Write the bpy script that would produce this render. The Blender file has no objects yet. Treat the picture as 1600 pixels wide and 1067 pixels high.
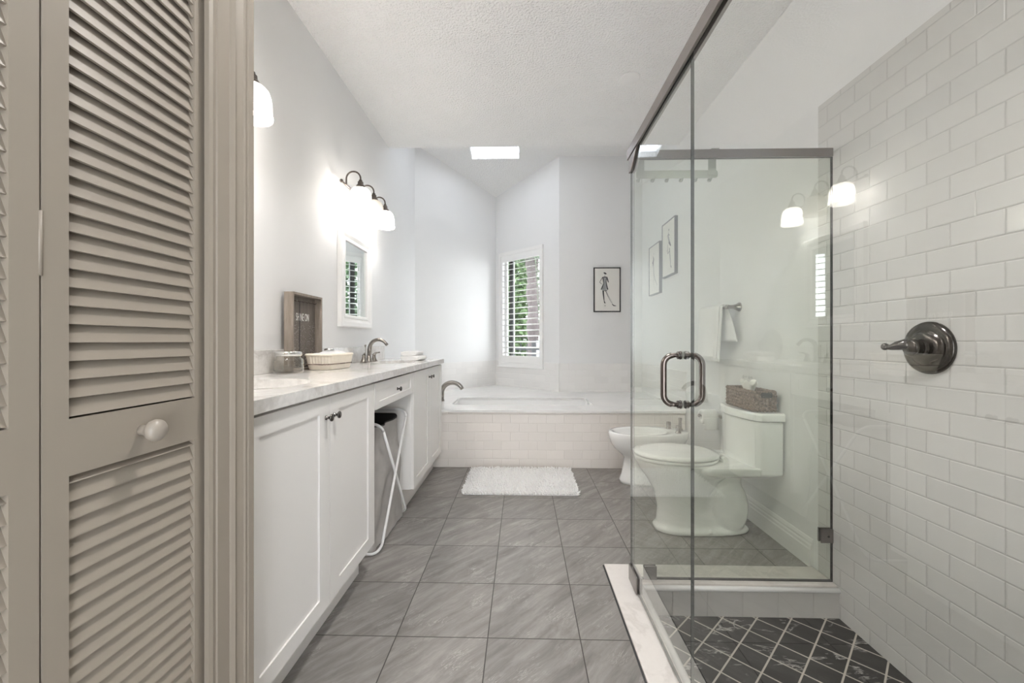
import bpy, bmesh, math, random
from math import sin, cos, pi, radians, atan2, sqrt
from mathutils import Vector, Matrix, noise as mnoise

C = bpy.context.scene.collection
SC = bpy.context.scene

# ------------------------------------------------------------------ camera, sky, exposure
cam = bpy.data.cameras.new('camera')
cam.sensor_width = 36.0
cam.lens = 642.0 / 1600.0 * 36.0
cam.clip_start = 0.02
cam_o = bpy.data.objects.new('camera', cam)
C.objects.link(cam_o)
cam_o.location = (0, 0, 1.10)
cam_o.rotation_euler = (radians(90), 0, math.atan(16 / 642.0))
SC.camera = cam_o

world = bpy.data.worlds.new('world')
SC.world = world
world.use_nodes = True
wn = world.node_tree.nodes
wn['Background'].inputs[0].default_value = (0.93, 0.965, 1.0, 1)
wn['Background'].inputs[1].default_value = 2.75

SC.view_settings.view_transform = 'Standard'
SC.view_settings.look = 'None'
SC.view_settings.gamma = 1.0
SC.view_settings.use_curve_mapping = False
SC.view_settings.exposure = 1.86
SC.cycles.use_denoising = True
SC.cycles.max_bounces = 14
SC.cycles.diffuse_bounces = 7
SC.cycles.glossy_bounces = 6
SC.cycles.transparent_max_bounces = 24
SC.cycles.caustics_reflective = False
SC.cycles.caustics_refractive = False
SC.cycles.sample_clamp_indirect = 6.0

BULB_STRENGTH = 68.0
FILL_STRENGTH = 98.0  # glow of the added fill light overhead

# ------------------------------------------------------------------ materials
def new_mat(name):
    m = bpy.data.materials.new(name)
    m.use_nodes = True
    nt = m.node_tree
    return m, nt, nt.nodes['Principled BSDF']

def N(nt, kind, **kw):
    n = nt.nodes.new(kind)
    for k, v in kw.items():
        setattr(n, k, v)
    return n

def mix_rgb(nt, fac, a, b, blend='MIX'):
    n = N(nt, 'ShaderNodeMix', data_type='RGBA', blend_type=blend)
    for sock, val in ((0, fac), (6, a), (7, b)):
        if hasattr(val, 'links'):
            nt.links.new(val, n.inputs[sock])
        elif sock == 0:
            n.inputs[0].default_value = val
        else:
            n.inputs[sock].default_value = (*val, 1)
    return n.outputs[2]

def bump(nt, p, height, strength=0.3, dist=0.01):
    b = N(nt, 'ShaderNodeBump')
    b.inputs['Strength'].default_value = strength
    b.inputs['Distance'].default_value = dist
    nt.links.new(height, b.inputs['Height'])
    nt.links.new(b.outputs[0], p.inputs['Normal'])
    return b

def coords(nt, kind='Object'):
    return N(nt, 'ShaderNodeTexCoord').outputs[kind]

def noise_tex(nt, vec, scale, detail=3, rough=0.55, dim='3D'):
    n = N(nt, 'ShaderNodeTexNoise', noise_dimensions=dim)
    n.inputs['Scale'].default_value = scale
    n.inputs['Detail'].default_value = detail
    n.inputs['Roughness'].default_value = rough
    if vec is not None:
        nt.links.new(vec, n.inputs['Vector'])
    return n

def ramp(nt, fac, stops):
    r = N(nt, 'ShaderNodeValToRGB')
    el = r.color_ramp.elements
    while len(el) < len(stops):
        el.new(0.5)
    for e, (p, c) in zip(el, stops):
        e.position = p
        e.color = (*c, 1)
    nt.links.new(fac, r.inputs[0])
    return r.outputs[0]

def plain(name, col, rough=0.5, metal=0.0, nscale=0, namt=0.06, bscale=0, bstr=0.1, bdist=0.002, coat=0.0, sheen=0.0):
    m, nt, p = new_mat(name)
    p.inputs['Roughness'].default_value = rough
    p.inputs['Metallic'].default_value = metal
    p.inputs['Coat Weight'].default_value = coat
    p.inputs['Coat Roughness'].default_value = 0.05
    p.inputs['Sheen Weight'].default_value = sheen
    co = coords(nt)
    n = noise_tex(nt, co, nscale or 6, 3)
    lo = tuple(c * (1 - namt) for c in col)
    hi = tuple(min(1, c * (1 + namt)) for c in col)
    nt.links.new(mix_rgb(nt, n.outputs[0], lo, hi), p.inputs['Base Color'])
    if bscale:
        n2 = noise_tex(nt, co, bscale, 4)
        bump(nt, p, n2.outputs[0], bstr, bdist)
    return m

M = {}
M['wall'] = plain('wall_paint', (0.80, 0.799, 0.797), 0.62, bscale=180, bstr=0.05, namt=0.01)
M['ceiling'] = plain('popcorn_ceiling', (0.93, 0.924, 0.915), 0.9, bscale=75, bstr=1.0, bdist=0.017, namt=0.02)
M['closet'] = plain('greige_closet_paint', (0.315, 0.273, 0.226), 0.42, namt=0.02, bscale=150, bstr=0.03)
M['vanity'] = plain('white_cabinet_paint', (0.84, 0.82, 0.796), 0.38, namt=0.012, bscale=90, bstr=0.02)
M['cab_dark'] = plain('shadowed_cabinet_core', (0.40, 0.38, 0.36), 0.6)
M['trim'] = plain('white_trim_paint', (0.86, 0.852, 0.84), 0.35, namt=0.01)
M['ceramic'] = plain('white_ceramic', (0.91, 0.91, 0.90), 0.10, namt=0.01, coat=0.6)
M['tub'] = plain('white_tub_acrylic', (0.88, 0.875, 0.865), 0.38, namt=0.01)
M['towel'] = plain('white_terry', (0.86, 0.85, 0.84), 0.95, namt=0.03, bscale=420, bstr=0.6, bdist=0.004, sheen=0.4)
M['mat'] = plain('white_chenille', (0.85, 0.84, 0.83), 0.95, namt=0.05, nscale=40, bscale=200, bstr=0.4, sheen=0.3)
M['cream'] = plain('cream_rope', (0.89, 0.82, 0.71), 0.85, namt=0.07, nscale=60)
M['bronze'] = plain('brushed_bronze_nickel', (0.165, 0.140, 0.127), 0.26, 1.0, namt=0.08, nscale=20)
M['rail'] = plain('brushed_rail_metal', (0.27, 0.243, 0.232), 0.30, 1.0, namt=0.05, nscale=20)
M['dark_metal'] = plain('dark_pewter', (0.13, 0.120, 0.113), 0.16, 1.0, namt=0.1, nscale=30)
M['nickel'] = plain('satin_nickel', (0.30, 0.275, 0.25), 0.20, 1.0, namt=0.06, nscale=20)
M['chrome'] = plain('chrome', (0.75, 0.75, 0.74), 0.08, 1.0, namt=0.02)
M['black_gasket'] = plain('black_gasket', (0.015, 0.015, 0.015), 0.6)
M['white_metal'] = plain('white_coated_metal', (0.80, 0.79, 0.78), 0.35, namt=0.02)
M['rack'] = plain('grey_rack_metal', (0.50, 0.51, 0.48), 0.4, namt=0.02)
M['canvas'] = plain('grey_canvas', (0.44, 0.42, 0.40), 0.8, namt=0.25, nscale=9, bscale=60, bstr=0.3, bdist=0.006)
M['lining'] = plain('black_lining', (0.03, 0.028, 0.027), 0.55, namt=0.3)
M['paper'] = plain('drawing_paper', (0.80, 0.78, 0.74), 0.8, namt=0.03)
M['ink'] = plain('black_ink', (0.05, 0.05, 0.055), 0.8, namt=0.3, nscale=80)
M['grey_ink'] = plain('grey_wash_ink', (0.33, 0.33, 0.33), 0.8, namt=0.35, nscale=120)
M['frame_black'] = plain('black_frame', (0.035, 0.033, 0.033), 0.4)
M['frame_grey'] = plain('dark_grey_frame', (0.10, 0.105, 0.115), 0.4)
M['letter'] = plain('white_lettering', (0.82, 0.80, 0.77), 0.6)
M['tissue'] = plain('toilet_paper', (0.86, 0.855, 0.84), 0.95, namt=0.02)
M['knob'] = plain('cream_painted_knob', (0.36, 0.318, 0.27), 0.35, namt=0.03)
M['leaf'] = plain('green_leaf', (0.032, 0.070, 0.024), 0.5, namt=0.6, nscale=3)
M['leaf_light'] = plain('light_green_leaf', (0.060, 0.105, 0.036), 0.5, namt=0.5, nscale=3)
M['bark'] = plain('purple_grey_bark', (0.062, 0.050, 0.050), 0.9, namt=0.4, nscale=14)
M['fence'] = plain('black_fence_metal', (0.02, 0.021, 0.024), 0.5)
M['stucco'] = plain('pale_stucco', (0.34, 0.38, 0.42), 0.9, namt=0.05)
M['ground'] = plain('garden_soil', (0.16, 0.15, 0.10), 0.95, namt=0.4)
M['roofing'] = plain('roof_deck', (0.3, 0.29, 0.28), 0.9)
M['dark_rubber'] = plain('dark_rubber', (0.04, 0.04, 0.04), 0.8)

# mirror
m, nt, p = new_mat('mirror_silver')
p.inputs['Metallic'].default_value = 1.0
p.inputs['Roughness'].default_value = 0.02
p.inputs['Base Color'].default_value = (0.86, 0.90, 0.88, 1)
M['mirror'] = m

# wood
def wood(name, a, b, sc):
    m, nt, p = new_mat(name)
    mp = N(nt, 'ShaderNodeMapping')
    mp.inputs['Scale'].default_value = sc
    nt.links.new(coords(nt), mp.inputs[0])
    n = noise_tex(nt, mp.outputs[0], 6, 5, 0.65)
    nt.links.new(ramp(nt, n.outputs[0], [(0.3, a), (0.7, b)]), p.inputs['Base Color'])
    p.inputs['Roughness'].default_value = 0.7
    bump(nt, p, n.outputs[0], 0.15, 0.003)
    return m
M['greywood'] = wood('weathered_grey_wood', (0.22, 0.185, 0.155), (0.36, 0.31, 0.265), (10, 10, 1.2))
M['greywood_dark'] = wood('dark_weathered_board', (0.13, 0.11, 0.095), (0.21, 0.18, 0.155), (10, 10, 1.2))

# wicker
m, nt, p = new_mat('woven_seagrass')
n = noise_tex(nt, coords(nt), 75, 3, 0.6)
nt.links.new(ramp(nt, n.outputs[0], [(0.28, (0.045, 0.03, 0.024)), (0.52, (0.23, 0.165, 0.13)), (0.75, (0.46, 0.36, 0.30))]), p.inputs['Base Color'])
p.inputs['Roughness'].default_value = 0.85
M['wicker'] = m

# quartz worktop and white marble
def stone(name, base, vein, rough, scale, amt):
    m, nt, p = new_mat(name)
    co = coords(nt)
    w = noise_tex(nt, co, scale * 0.6, 4)
    v = N(nt, 'ShaderNodeVectorMath', operation='ADD')
    nt.links.new(co, v.inputs[0])
    sc = N(nt, 'ShaderNodeVectorMath', operation='SCALE')
    sc.inputs['Scale'].default_value = 0.35
    nt.links.new(w.outputs['Color'], sc.inputs[0])
    nt.links.new(sc.outputs[0], v.inputs[1])
    n = noise_tex(nt, v.outputs[0], scale, 6, 0.6)
    n2 = noise_tex(nt, co, scale * 14, 4, 0.7)
    c = ramp(nt, n.outputs[0], [(0.40, base), (0.49, vein), (0.53, base)])
    lo = tuple(x * (1 - amt) for x in base)
    c2 = ramp(nt, n2.outputs[0], [(0.35, lo), (0.62, (1, 1, 1))])
    nt.links.new(mix_rgb(nt, amt, c, c2, 'MULTIPLY'), p.inputs['Base Color'])
    p.inputs['Roughness'].default_value = rough
    return m
M['quartz'] = stone('grey_white_quartz', (0.79, 0.775, 0.755), (0.65, 0.63, 0.605), 0.12, 3.0, 0.28)
M['threshold'] = stone('cream_marble_threshold', (0.74, 0.70, 0.665), (0.66, 0.62, 0.585), 0.2, 4.0, 0.08)
M['marble'] = stone('white_marble', (0.88, 0.875, 0.862), (0.84, 0.835, 0.825), 0.14, 2.2, 0.05)

# subway tile (uses the UV map, in metres)
def subway(name, col, mortar, u0, v0, rough=0.13, bw=0.1556, rh=0.0778, bstr=0.5, off=0.5, msize=0.0016):
    m, nt, p = new_mat(name)
    mp = N(nt, 'ShaderNodeMapping')
    mp.inputs['Location'].default_value = (-u0, -v0, 0)
    nt.links.new(coords(nt, 'UV'), mp.inputs[0])
    b = N(nt, 'ShaderNodeTexBrick', offset=off, offset_frequency=2, squash=1.0)
    b.inputs['Scale'].default_value = 1.0
    b.inputs['Mortar Size'].default_value = msize
    b.inputs['Mortar Smooth'].default_value = 0.25
    b.inputs['Bias'].default_value = 0.0
    b.inputs['Brick Width'].default_value = bw
    b.inputs['Row Height'].default_value = rh
    b.inputs['Color1'].default_value = (*[c * 0.97 for c in col], 1)
    b.inputs['Color2'].default_value = (*[min(1, c * 1.02) for c in col], 1)
    b.inputs['Mortar'].default_value = (*mortar, 1)
    nt.links.new(mp.outputs[0], b.inputs['Vector'])
    nt.links.new(b.outputs['Color'], p.inputs['Base Color'])
    r = N(nt, 'ShaderNodeMapRange')
    r.inputs['To Min'].default_value = rough
    r.inputs['To Max'].default_value = 0.7
    nt.links.new(b.outputs['Fac'], r.inputs['Value'])
    nt.links.new(r.outputs[0], p.inputs['Roughness'])
    # pillowed edges: a second, softer brick for the bump
    b2 = N(nt, 'ShaderNodeTexBrick', offset=off, offset_frequency=2)
    for k in ('Scale', 'Bias', 'Brick Width', 'Row Height'):
        b2.inputs[k].default_value = b.inputs[k].default_value
    b2.inputs['Mortar Size'].default_value = 0.0045
    b2.inputs['Mortar Smooth'].default_value = 1.0
    nt.links.new(mp.outputs[0], b2.inputs['Vector'])
    inv = N(nt, 'ShaderNodeMath', operation='SUBTRACT')
    inv.inputs[0].default_value = 1.0
    nt.links.new(b2.outputs['Fac'], inv.inputs[1])
    wv = noise_tex(nt, coords(nt, 'UV'), 9, 2)
    ad = N(nt, 'ShaderNodeMath', operation='MULTIPLY_ADD')
    ad.inputs[1].default_value = 0.35
    nt.links.new(wv.outputs[0], ad.inputs[0])
    nt.links.new(inv.outputs[0], ad.inputs[2])
    bump(nt, p, ad.outputs[0], bstr, 0.003)
    return m
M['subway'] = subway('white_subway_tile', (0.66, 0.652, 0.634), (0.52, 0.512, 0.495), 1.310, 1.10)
M['apron_tile'] = subway('tub_front_tile', (0.84, 0.795, 0.755), (0.75, 0.705, 0.665), -0.028, 0.307 - 0.0778, 0.16)
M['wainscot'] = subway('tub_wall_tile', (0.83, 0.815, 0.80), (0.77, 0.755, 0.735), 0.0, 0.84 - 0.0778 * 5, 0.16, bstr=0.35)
M['sill_tile'] = subway('sill_face_tile', (0.62, 0.60, 0.57), (0.52, 0.50, 0.47), 0.05, -0.005 - 0.16, 0.16, bw=0.1556, rh=0.16, off=0.0)

# slate-look floor tile
m, nt, p = new_mat('grey_slate_floor_tile')
co = coords(nt)
mp = N(nt, 'ShaderNodeMapping')
mp.inputs['Location'].default_value = (0.128, -1.522, 0)
nt.links.new(co, mp.inputs[0])
b = N(nt, 'ShaderNodeTexBrick', offset=0.0, offset_frequency=2)
for k, v in (('Scale', 1.0), ('Mortar Size', 0.0022), ('Mortar Smooth', 0.1), ('Bias', 0.0), ('Brick Width', 0.3423), ('Row Height', 0.3423)):
    b.inputs[k].default_value = v
b.inputs['Color1'].default_value = (0, 0, 0, 1)
b.inputs['Color2'].default_value = (1, 1, 1, 1)
b.inputs['Mortar'].default_value = (0.5, 0.5, 0.5, 1)
nt.links.new(mp.outputs[0], b.inputs['Vector'])
rot = N(nt, 'ShaderNodeMapping')
rot.inputs['Rotation'].default_value = (0, 0, radians(-47))
rot.inputs['Scale'].default_value = (1.0, 1.0, 1.0)
nt.links.new(co, rot.inputs[0])
st = N(nt, 'ShaderNodeMapping')
st.inputs['Scale'].default_value = (1.25, 9.5, 1)
nt.links.new(rot.outputs[0], st.inputs[0])
wv = N(nt, 'ShaderNodeMath', operation='MULTIPLY')
wv.inputs[1].default_value = 23.0
sep = N(nt, 'ShaderNodeSeparateColor')
nt.links.new(b.outputs['Color'], sep.inputs[0])
nt.links.new(sep.outputs[0], wv.inputs[0])
warp = noise_tex(nt, co, 3.5, 3)
wsc = N(nt, 'ShaderNodeVectorMath', operation='SCALE')
wsc.inputs['Scale'].default_value = 0.6
nt.links.new(warp.outputs['Color'], wsc.inputs[0])
wad = N(nt, 'ShaderNodeVectorMath', operation='ADD')
nt.links.new(st.outputs[0], wad.inputs[0])
nt.links.new(wsc.outputs[0], wad.inputs[1])
n1 = noise_tex(nt, wad.outputs[0], 2.6, 7, 0.66, '4D')
nt.links.new(wv.outputs[0], n1.inputs['W'])
n2 = noise_tex(nt, wad.outputs[0], 5.5, 5, 0.62, '4D')
nt.links.new(wv.outputs[0], n2.inputs['W'])
c1 = ramp(nt, n1.outputs[0], [(0.29, (0.150, 0.138, 0.129)), (0.50, (0.240, 0.224, 0.211)), (0.72, (0.360, 0.340, 0.323))])
v1 = ramp(nt, n2.outputs[0], [(0.495, (0, 0, 0)), (0.515, (1, 1, 1)), (0.535, (0, 0, 0))])
vm = N(nt, 'ShaderNodeMath', operation='MULTIPLY')
nt.links.new(v1, vm.inputs[0])
brk = noise_tex(nt, co, 7, 3)
bk = ramp(nt, brk.outputs[0], [(0.48, (0, 0, 0)), (0.66, (0.75, 0.75, 0.75))])
nt.links.new(bk, vm.inputs[1])
c2 = mix_rgb(nt, vm.outputs[0], c1, (0.50, 0.475, 0.45))
tint = ramp(nt, sep.outputs[0], [(0.0, (0.92, 0.92, 0.92)), (1.0, (1.06, 1.05, 1.04))])
c3 = mix_rgb(nt, 1.0, c2, tint, 'MULTIPLY')
nt.links.new(mix_rgb(nt, b.outputs['Fac'], c3, (0.052, 0.045, 0.040)), p.inputs['Base Color'])
rr = N(nt, 'ShaderNodeMapRange')
rr.inputs['To Min'].default_value = 0.34
rr.inputs['To Max'].default_value = 0.48
nt.links.new(n1.outputs[0], rr.inputs['Value'])
nt.links.new(rr.outputs[0], p.inputs['Roughness'])
hs = N(nt, 'ShaderNodeMath', operation='SUBTRACT')
nt.links.new(n1.outputs[0], hs.inputs[0])
nt.links.new(b.outputs['Fac'], hs.inputs[1])
bump(nt, p, hs.outputs[0], 0.22, 0.004)
M['floor'] = m

# black marble diamond tile
m, nt, p = new_mat('black_marble_diamond_tile')
co = coords(nt)
mp = N(nt, 'ShaderNodeMapping', vector_type='TEXTURE')
mp.inputs['Location'].default_value = (0.738, 1.699, 0)
mp.inputs['Rotation'].default_value = (0, 0, radians(45))
nt.links.new(co, mp.inputs[0])
b = N(nt, 'ShaderNodeTexBrick', offset=0.0, offset_frequency=2)
for k, v in (('Scale', 1.0), ('Mortar Size', 0.0034), ('Mortar Smooth', 0.15), ('Bias', 0.0), ('Brick Width', 0.1066), ('Row Height', 0.1066)):
    b.inputs[k].default_value = v
b.inputs['Color1'].default_value = (0, 0, 0, 1)
b.inputs['Color2'].default_value = (1, 1, 1, 1)
nt.links.new(mp.outputs[0], b.inputs['Vector'])
sep = N(nt, 'ShaderNodeSeparateColor')
nt.links.new(b.outputs['Color'], sep.inputs[0])
wv = N(nt, 'ShaderNodeMath', operation='MULTIPLY')
wv.inputs[1].default_value = 31.0
nt.links.new(sep.outputs[0], wv.inputs[0])
sk = N(nt, 'ShaderNodeMapping')
sk.inputs['Scale'].default_value = (0.55, 1.5, 1)
sk.inputs['Rotation'].default_value = (0, 0, radians(30))
nt.links.new(co, sk.inputs[0])
n1 = noise_tex(nt, sk.outputs[0], 11, 7, 0.6, '4D')
n1.inputs['Distortion'].default_value = 0.6
nt.links.new(wv.outputs[0], n1.inputs['W'])
v1 = ramp(nt, n1.outputs[0], [(0.545, (0, 0, 0)), (0.57, (1, 1, 1)), (0.595, (0, 0, 0))])
n3 = noise_tex(nt, co, 9, 2)
g3 = ramp(nt, n3.outputs[0], [(0.46, (0, 0, 0)), (0.62, (0.8, 0.8, 0.8))])
vm = N(nt, 'ShaderNodeMath', operation='MULTIPLY')
nt.links.new(v1, vm.inputs[0])
nt.links.new(g3, vm.inputs[1])
n2 = noise_tex(nt, co, 30, 4)
cb = ramp(nt, n2.outputs[0], [(0.3, (0.002, 0.0018, 0.0017)), (0.8, (0.008, 0.0075, 0.007))])
cv = mix_rgb(nt, vm.outputs[0], cb, (0.55, 0.53, 0.50))
nt.links.new(mix_rgb(nt, b.outputs['Fac'], cv, (0.50, 0.455, 0.40)), p.inputs['Base Color'])
p.inputs['Roughness'].default_value = 0.45
p.inputs['Specular IOR Level'].default_value = 0.12
iv = N(nt, 'ShaderNodeMath', operation='SUBTRACT')
iv.inputs[0].default_value = 1
nt.links.new(b.outputs['Fac'], iv.inputs[1])
bump(nt, p, iv.outputs[0], 0.25, 0.003)
M['shower_floor'] = m

# clear sheet glass: tinted transmission with a Fresnel mirror on the side the ray enters by
def sheet_glass(name, tint, gain=1.7, ior=1.5):
    m = bpy.data.materials.new(name)
    m.use_nodes = True
    nt = m.node_tree
    nt.nodes.remove(nt.nodes['Principled BSDF'])
    out = nt.nodes['Material Output']
    tr = N(nt, 'ShaderNodeBsdfTransparent')
    tr.inputs[0].default_value = (*tint, 1)
    gl = N(nt, 'ShaderNodeBsdfGlossy')
    gl.inputs['Color'].default_value = (0.97, 0.99, 0.97, 1)
    gl.inputs['Roughness'].default_value = 0.004
    fr = N(nt, 'ShaderNodeFresnel')
    fr.inputs['IOR'].default_value = ior
    ge = N(nt, 'ShaderNodeNewGeometry')
    a = N(nt, 'ShaderNodeMath', operation='SUBTRACT')
    a.inputs[0].default_value = gain
    bf = N(nt, 'ShaderNodeMath', operation='MULTIPLY')
    bf.inputs[1].default_value = gain
    nt.links.new(ge.outputs['Backfacing'], bf.inputs[0])
    nt.links.new(bf.outputs[0], a.inputs[1])
    f = N(nt, 'ShaderNodeMath', operation='MULTIPLY', use_clamp=True)
    nt.links.new(fr.outputs[0], f.inputs[0])
    nt.links.new(a.outputs[0], f.inputs[1])
    mx = N(nt, 'ShaderNodeMixShader')
    nt.links.new(f.outputs[0], mx.inputs[0])
    nt.links.new(tr.outputs[0], mx.inputs[1])
    nt.links.new(gl.outputs[0], mx.inputs[2])
    nt.links.new(mx.outputs[0], out.inputs['Surface'])
    return m
M['glass'] = sheet_glass('shower_glass', (0.963, 0.982, 0.947))
M['clear_glass'] = sheet_glass('clear_shower_glass', (0.985, 0.988, 0.981), 1.6)
M['pane'] = sheet_glass('window_glass', (0.985, 0.99, 0.985), 1.2)
M['jar_glass'] = sheet_glass('jar_glass', (0.955, 0.945, 0.93), 2.0)
M['glass_edge'] = plain('glass_edge', (0.022, 0.028, 0.025), 0.15, namt=0.1)

def shade_glass(name):
    m = bpy.data.materials.new(name)
    m.use_nodes = True
    nt = m.node_tree
    nt.nodes.remove(nt.nodes['Principled BSDF'])
    out = nt.nodes['Material Output']
    tr = N(nt, 'ShaderNodeBsdfTransparent')
    tr.inputs[0].default_value = (0.96, 0.95, 0.93, 1)
    tl = N(nt, 'ShaderNodeBsdfTranslucent')
    tl.inputs[0].default_value = (0.95, 0.94, 0.92, 1)
    df = N(nt, 'ShaderNodeBsdfPrincipled')
    df.inputs['Base Color'].default_value = (0.85, 0.84, 0.82, 1)
    df.inputs['Roughness'].default_value = 0.1
    a = N(nt, 'ShaderNodeMixShader')
    a.inputs[0].default_value = 0.45
    nt.links.new(tl.outputs[0], a.inputs[1])
    nt.links.new(df.outputs[0], a.inputs[2])
    mx = N(nt, 'ShaderNodeMixShader')
    mx.inputs[0].default_value = 0.42
    nt.links.new(tr.outputs[0], mx.inputs[1])
    nt.links.new(a.outputs[0], mx.inputs[2])
    nt.links.new(mx.outputs[0], out.inputs['Surface'])
    return m
M['shade'] = shade_glass('ribbed_shade_glass')

def emitter(name, col, s):
    m, nt, p = new_mat(name)
    p.inputs['Base Color'].default_value = (0.9, 0.9, 0.9, 1)
    p.inputs['Emission Color'].default_value = (*col, 1)
    p.inputs['Emission Strength'].default_value = s
    return m
M['bulb_on'] = emitter('lit_bulb', (1.0, 0.962, 0.925), BULB_STRENGTH)
M['fill_dome'] = emitter('glowing_fill_dome', (1.0, 0.97, 0.94), FILL_STRENGTH)
M['bulb_off'] = plain('unlit_frosted_bulb', (0.85, 0.84, 0.82), 0.3)

# skylight dome: milky acrylic
m = bpy.data.materials.new('milky_acrylic')
m.use_nodes = True
nt = m.node_tree
nt.nodes.remove(nt.nodes['Principled BSDF'])
tl = N(nt, 'ShaderNodeBsdfTranslucent')
tl.inputs[0].default_value = (0.68, 0.69, 0.71, 1)
tr = N(nt, 'ShaderNodeBsdfTransparent')
tr.inputs[0].default_value = (0.75, 0.76, 0.78, 1)
mx = N(nt, 'ShaderNodeMixShader')
mx.inputs[0].default_value = 0.4
nt.links.new(tl.outputs[0], mx.inputs[1])
nt.links.new(tr.outputs[0], mx.inputs[2])
nt.links.new(mx.outputs[0], nt.nodes['Material Output'].inputs['Surface'])
M['acrylic'] = m

# ------------------------------------------------------------------ geometry helpers
class MB:
    def __init__(s):
        s.v, s.f, s.mi, s.sm = [], [], [], []
    def add(s, verts, faces, mi=0, smooth=False):
        o = len(s.v)
        s.v += [Vector(x) for x in verts]
        for f in faces:
            s.f.append([o + i for i in f]); s.mi.append(mi); s.sm.append(smooth)
        return s
    def box(s, x0, x1, y0, y1, z0, z1, mi=0, mat=None):
        vs = [Vector((x, y, z)) for z in (z0, z1) for y in (y0, y1) for x in (x0, x1)]
        if mat is not None:
            vs = [mat @ q for q in vs]
        return s.add(vs, [(0, 2, 3, 1), (4, 5, 7, 6), (0, 1, 5, 4), (2, 6, 7, 3), (0, 4, 6, 2), (1, 3, 7, 5)], mi)
    def prism(s, pts, z0, z1, mi=0, smooth=False):
        # polygon in plan, counter-clockwise
        n = len(pts)
        vs = [(x, y, z0) for x, y in pts] + [(x, y, z1) for x, y in pts]
        s.add(vs, [tuple(range(n - 1, -1, -1)), tuple(range(n, 2 * n))], mi)
        s.add(vs, [(i, (i + 1) % n, n + (i + 1) % n, n + i) for i in range(n)], mi, smooth)
        return s
    def loft(s, rings, caps=True, mi=0, smooth=True, closed=True):
        n = len(rings[0])
        vs = [q for r in rings for q in r]
        fs = []
        for k in range(len(rings) - 1):
            for i in range(n if closed else n - 1):
                j = (i + 1) % n
                fs.append((k * n + i, k * n + j, (k + 1) * n + j, (k + 1) * n + i))
        s.add(vs, fs, mi, smooth)
        if caps:
            s.add(rings[0], [tuple(range(n - 1, -1, -1))], mi)
            s.add(rings[-1], [tuple(range(n))], mi)
        return s
    def lathe(s, prof, c=(0, 0, 0), axis=(0, 0, 1), n=28, mi=0, caps=True, rib=0.0, ribn=0):
        ax = Vector(axis).normalized()
        u = ax.orthogonal().normalized()
        w = ax.cross(u)
        c = Vector(c)
        rings = []
        for r, h in prof:
            ring = []
            for i in range(n):
                a = 2 * pi * i / n
                rr = max(r, 1e-5) * (1 + (rib * cos(ribn * a) if r > 1e-3 else 0))
                ring.append(c + ax * h + u * rr * cos(a) + w * rr * sin(a))
            rings.append(ring)
        return s.loft(rings, caps, mi)
    def tube(s, pts, r, n=12, mi=0, caps=True):
        pts = [Vector(q) for q in pts]
        rs = r if isinstance(r, (list, tuple)) else [r] * len(pts)
        t0 = (pts[1] - pts[0]).normalized()
        u = t0.orthogonal().normalized()
        rings = []
        for i, q in enumerate(pts):
            if i == 0: t = pts[1] - pts[0]
            elif i == len(pts) - 1: t = pts[-1] - pts[-2]
            else: t = (pts[i + 1] - pts[i]).normalized() + (pts[i] - pts[i - 1]).normalized()
            t.normalize()
            u = (u - t * u.dot(t)).normalized()
            w = t.cross(u)
            rings.append([q + (u * cos(2 * pi * k / n) + w * sin(2 * pi * k / n)) * rs[i] for k in range(n)])
        return s.loft(rings, caps, mi)
    def ball(s, c, r, n=16, mi=0, sc=(1, 1, 1)):
        c = Vector(c)
        rings = []
        m = n // 2
        for k in range(m + 1):
            a = -pi / 2 + pi * k / m
            rr = max(cos(a), 1e-4) * r
            rings.append([c + Vector((rr * cos(2 * pi * i / n) * sc[0], rr * sin(2 * pi * i / n) * sc[1], r * sin(a) * sc[2])) for i in range(n)])
        return s.loft(rings, True, mi)
    def grid(s, fn, nu, nv, mi=0, smooth=True, wrap=False):
        vs = [fn(i / (nu if wrap else nu - 1), j / (nv - 1)) for j in range(nv) for i in range(nu)]
        fs = []
        for j in range(nv - 1):
            for i in range(nu if wrap else nu - 1):
                k = (i + 1) % nu
                fs.append((j * nu + i, j * nu + k, (j + 1) * nu + k, (j + 1) * nu + i))
        return s.add(vs, fs, mi, smooth)

ORG = {}
def link_mesh(name, mb, mats, parent=None, org=None, bev=0, seg=2, sub=0, solid=0, uv=None, recalc=True):
    me = bpy.data.meshes.new(name)
    if parent is not None:
        o_ = ORG[parent.name]
    else:
        o_ = Vector(org) if org is not None else Vector((0, 0, 0))
    me.from_pydata([q - o_ for q in mb.v], [], mb.f)
    me.polygons.foreach_set('material_index', mb.mi)
    me.polygons.foreach_set('use_smooth', mb.sm)
    if not isinstance(mats, (list, tuple)):
        mats = [mats]
    for mm in mats:
        me.materials.append(M[mm] if isinstance(mm, str) else mm)
    if uv is not None:
        lay = me.uv_layers.new(name='UVMap')
        for poly in me.polygons:
            for li, vi in zip(poly.loop_indices, poly.vertices):
                lay.data[li].uv = uv(mb.v[vi])
    if recalc:
        bm = bmesh.new()
        bm.from_mesh(me)
        bmesh.ops.remove_doubles(bm, verts=bm.verts, dist=1e-6)
        bmesh.ops.recalc_face_normals(bm, faces=bm.faces)
        bm.to_mesh(me)
        bm.free()
    me.update()
    o = bpy.data.objects.new(name, me)
    C.objects.link(o)
    ORG[o.name] = o_
    if parent is not None:
        o.parent = parent
    else:
        o.location = o_
    if solid:
        md = o.modifiers.new('solid', 'SOLIDIFY'); md.thickness = solid; md.offset = 0
    if bev:
        md = o.modifiers.new('bevel', 'BEVEL'); md.width = bev; md.segments = seg
        md.limit_method = 'ANGLE'; md.angle_limit = radians(40)
        md.harden_normals = False
    if sub:
        md = o.modifiers.new('sub', 'SUBSURF'); md.levels = sub; md.render_levels = sub
    return o

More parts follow.
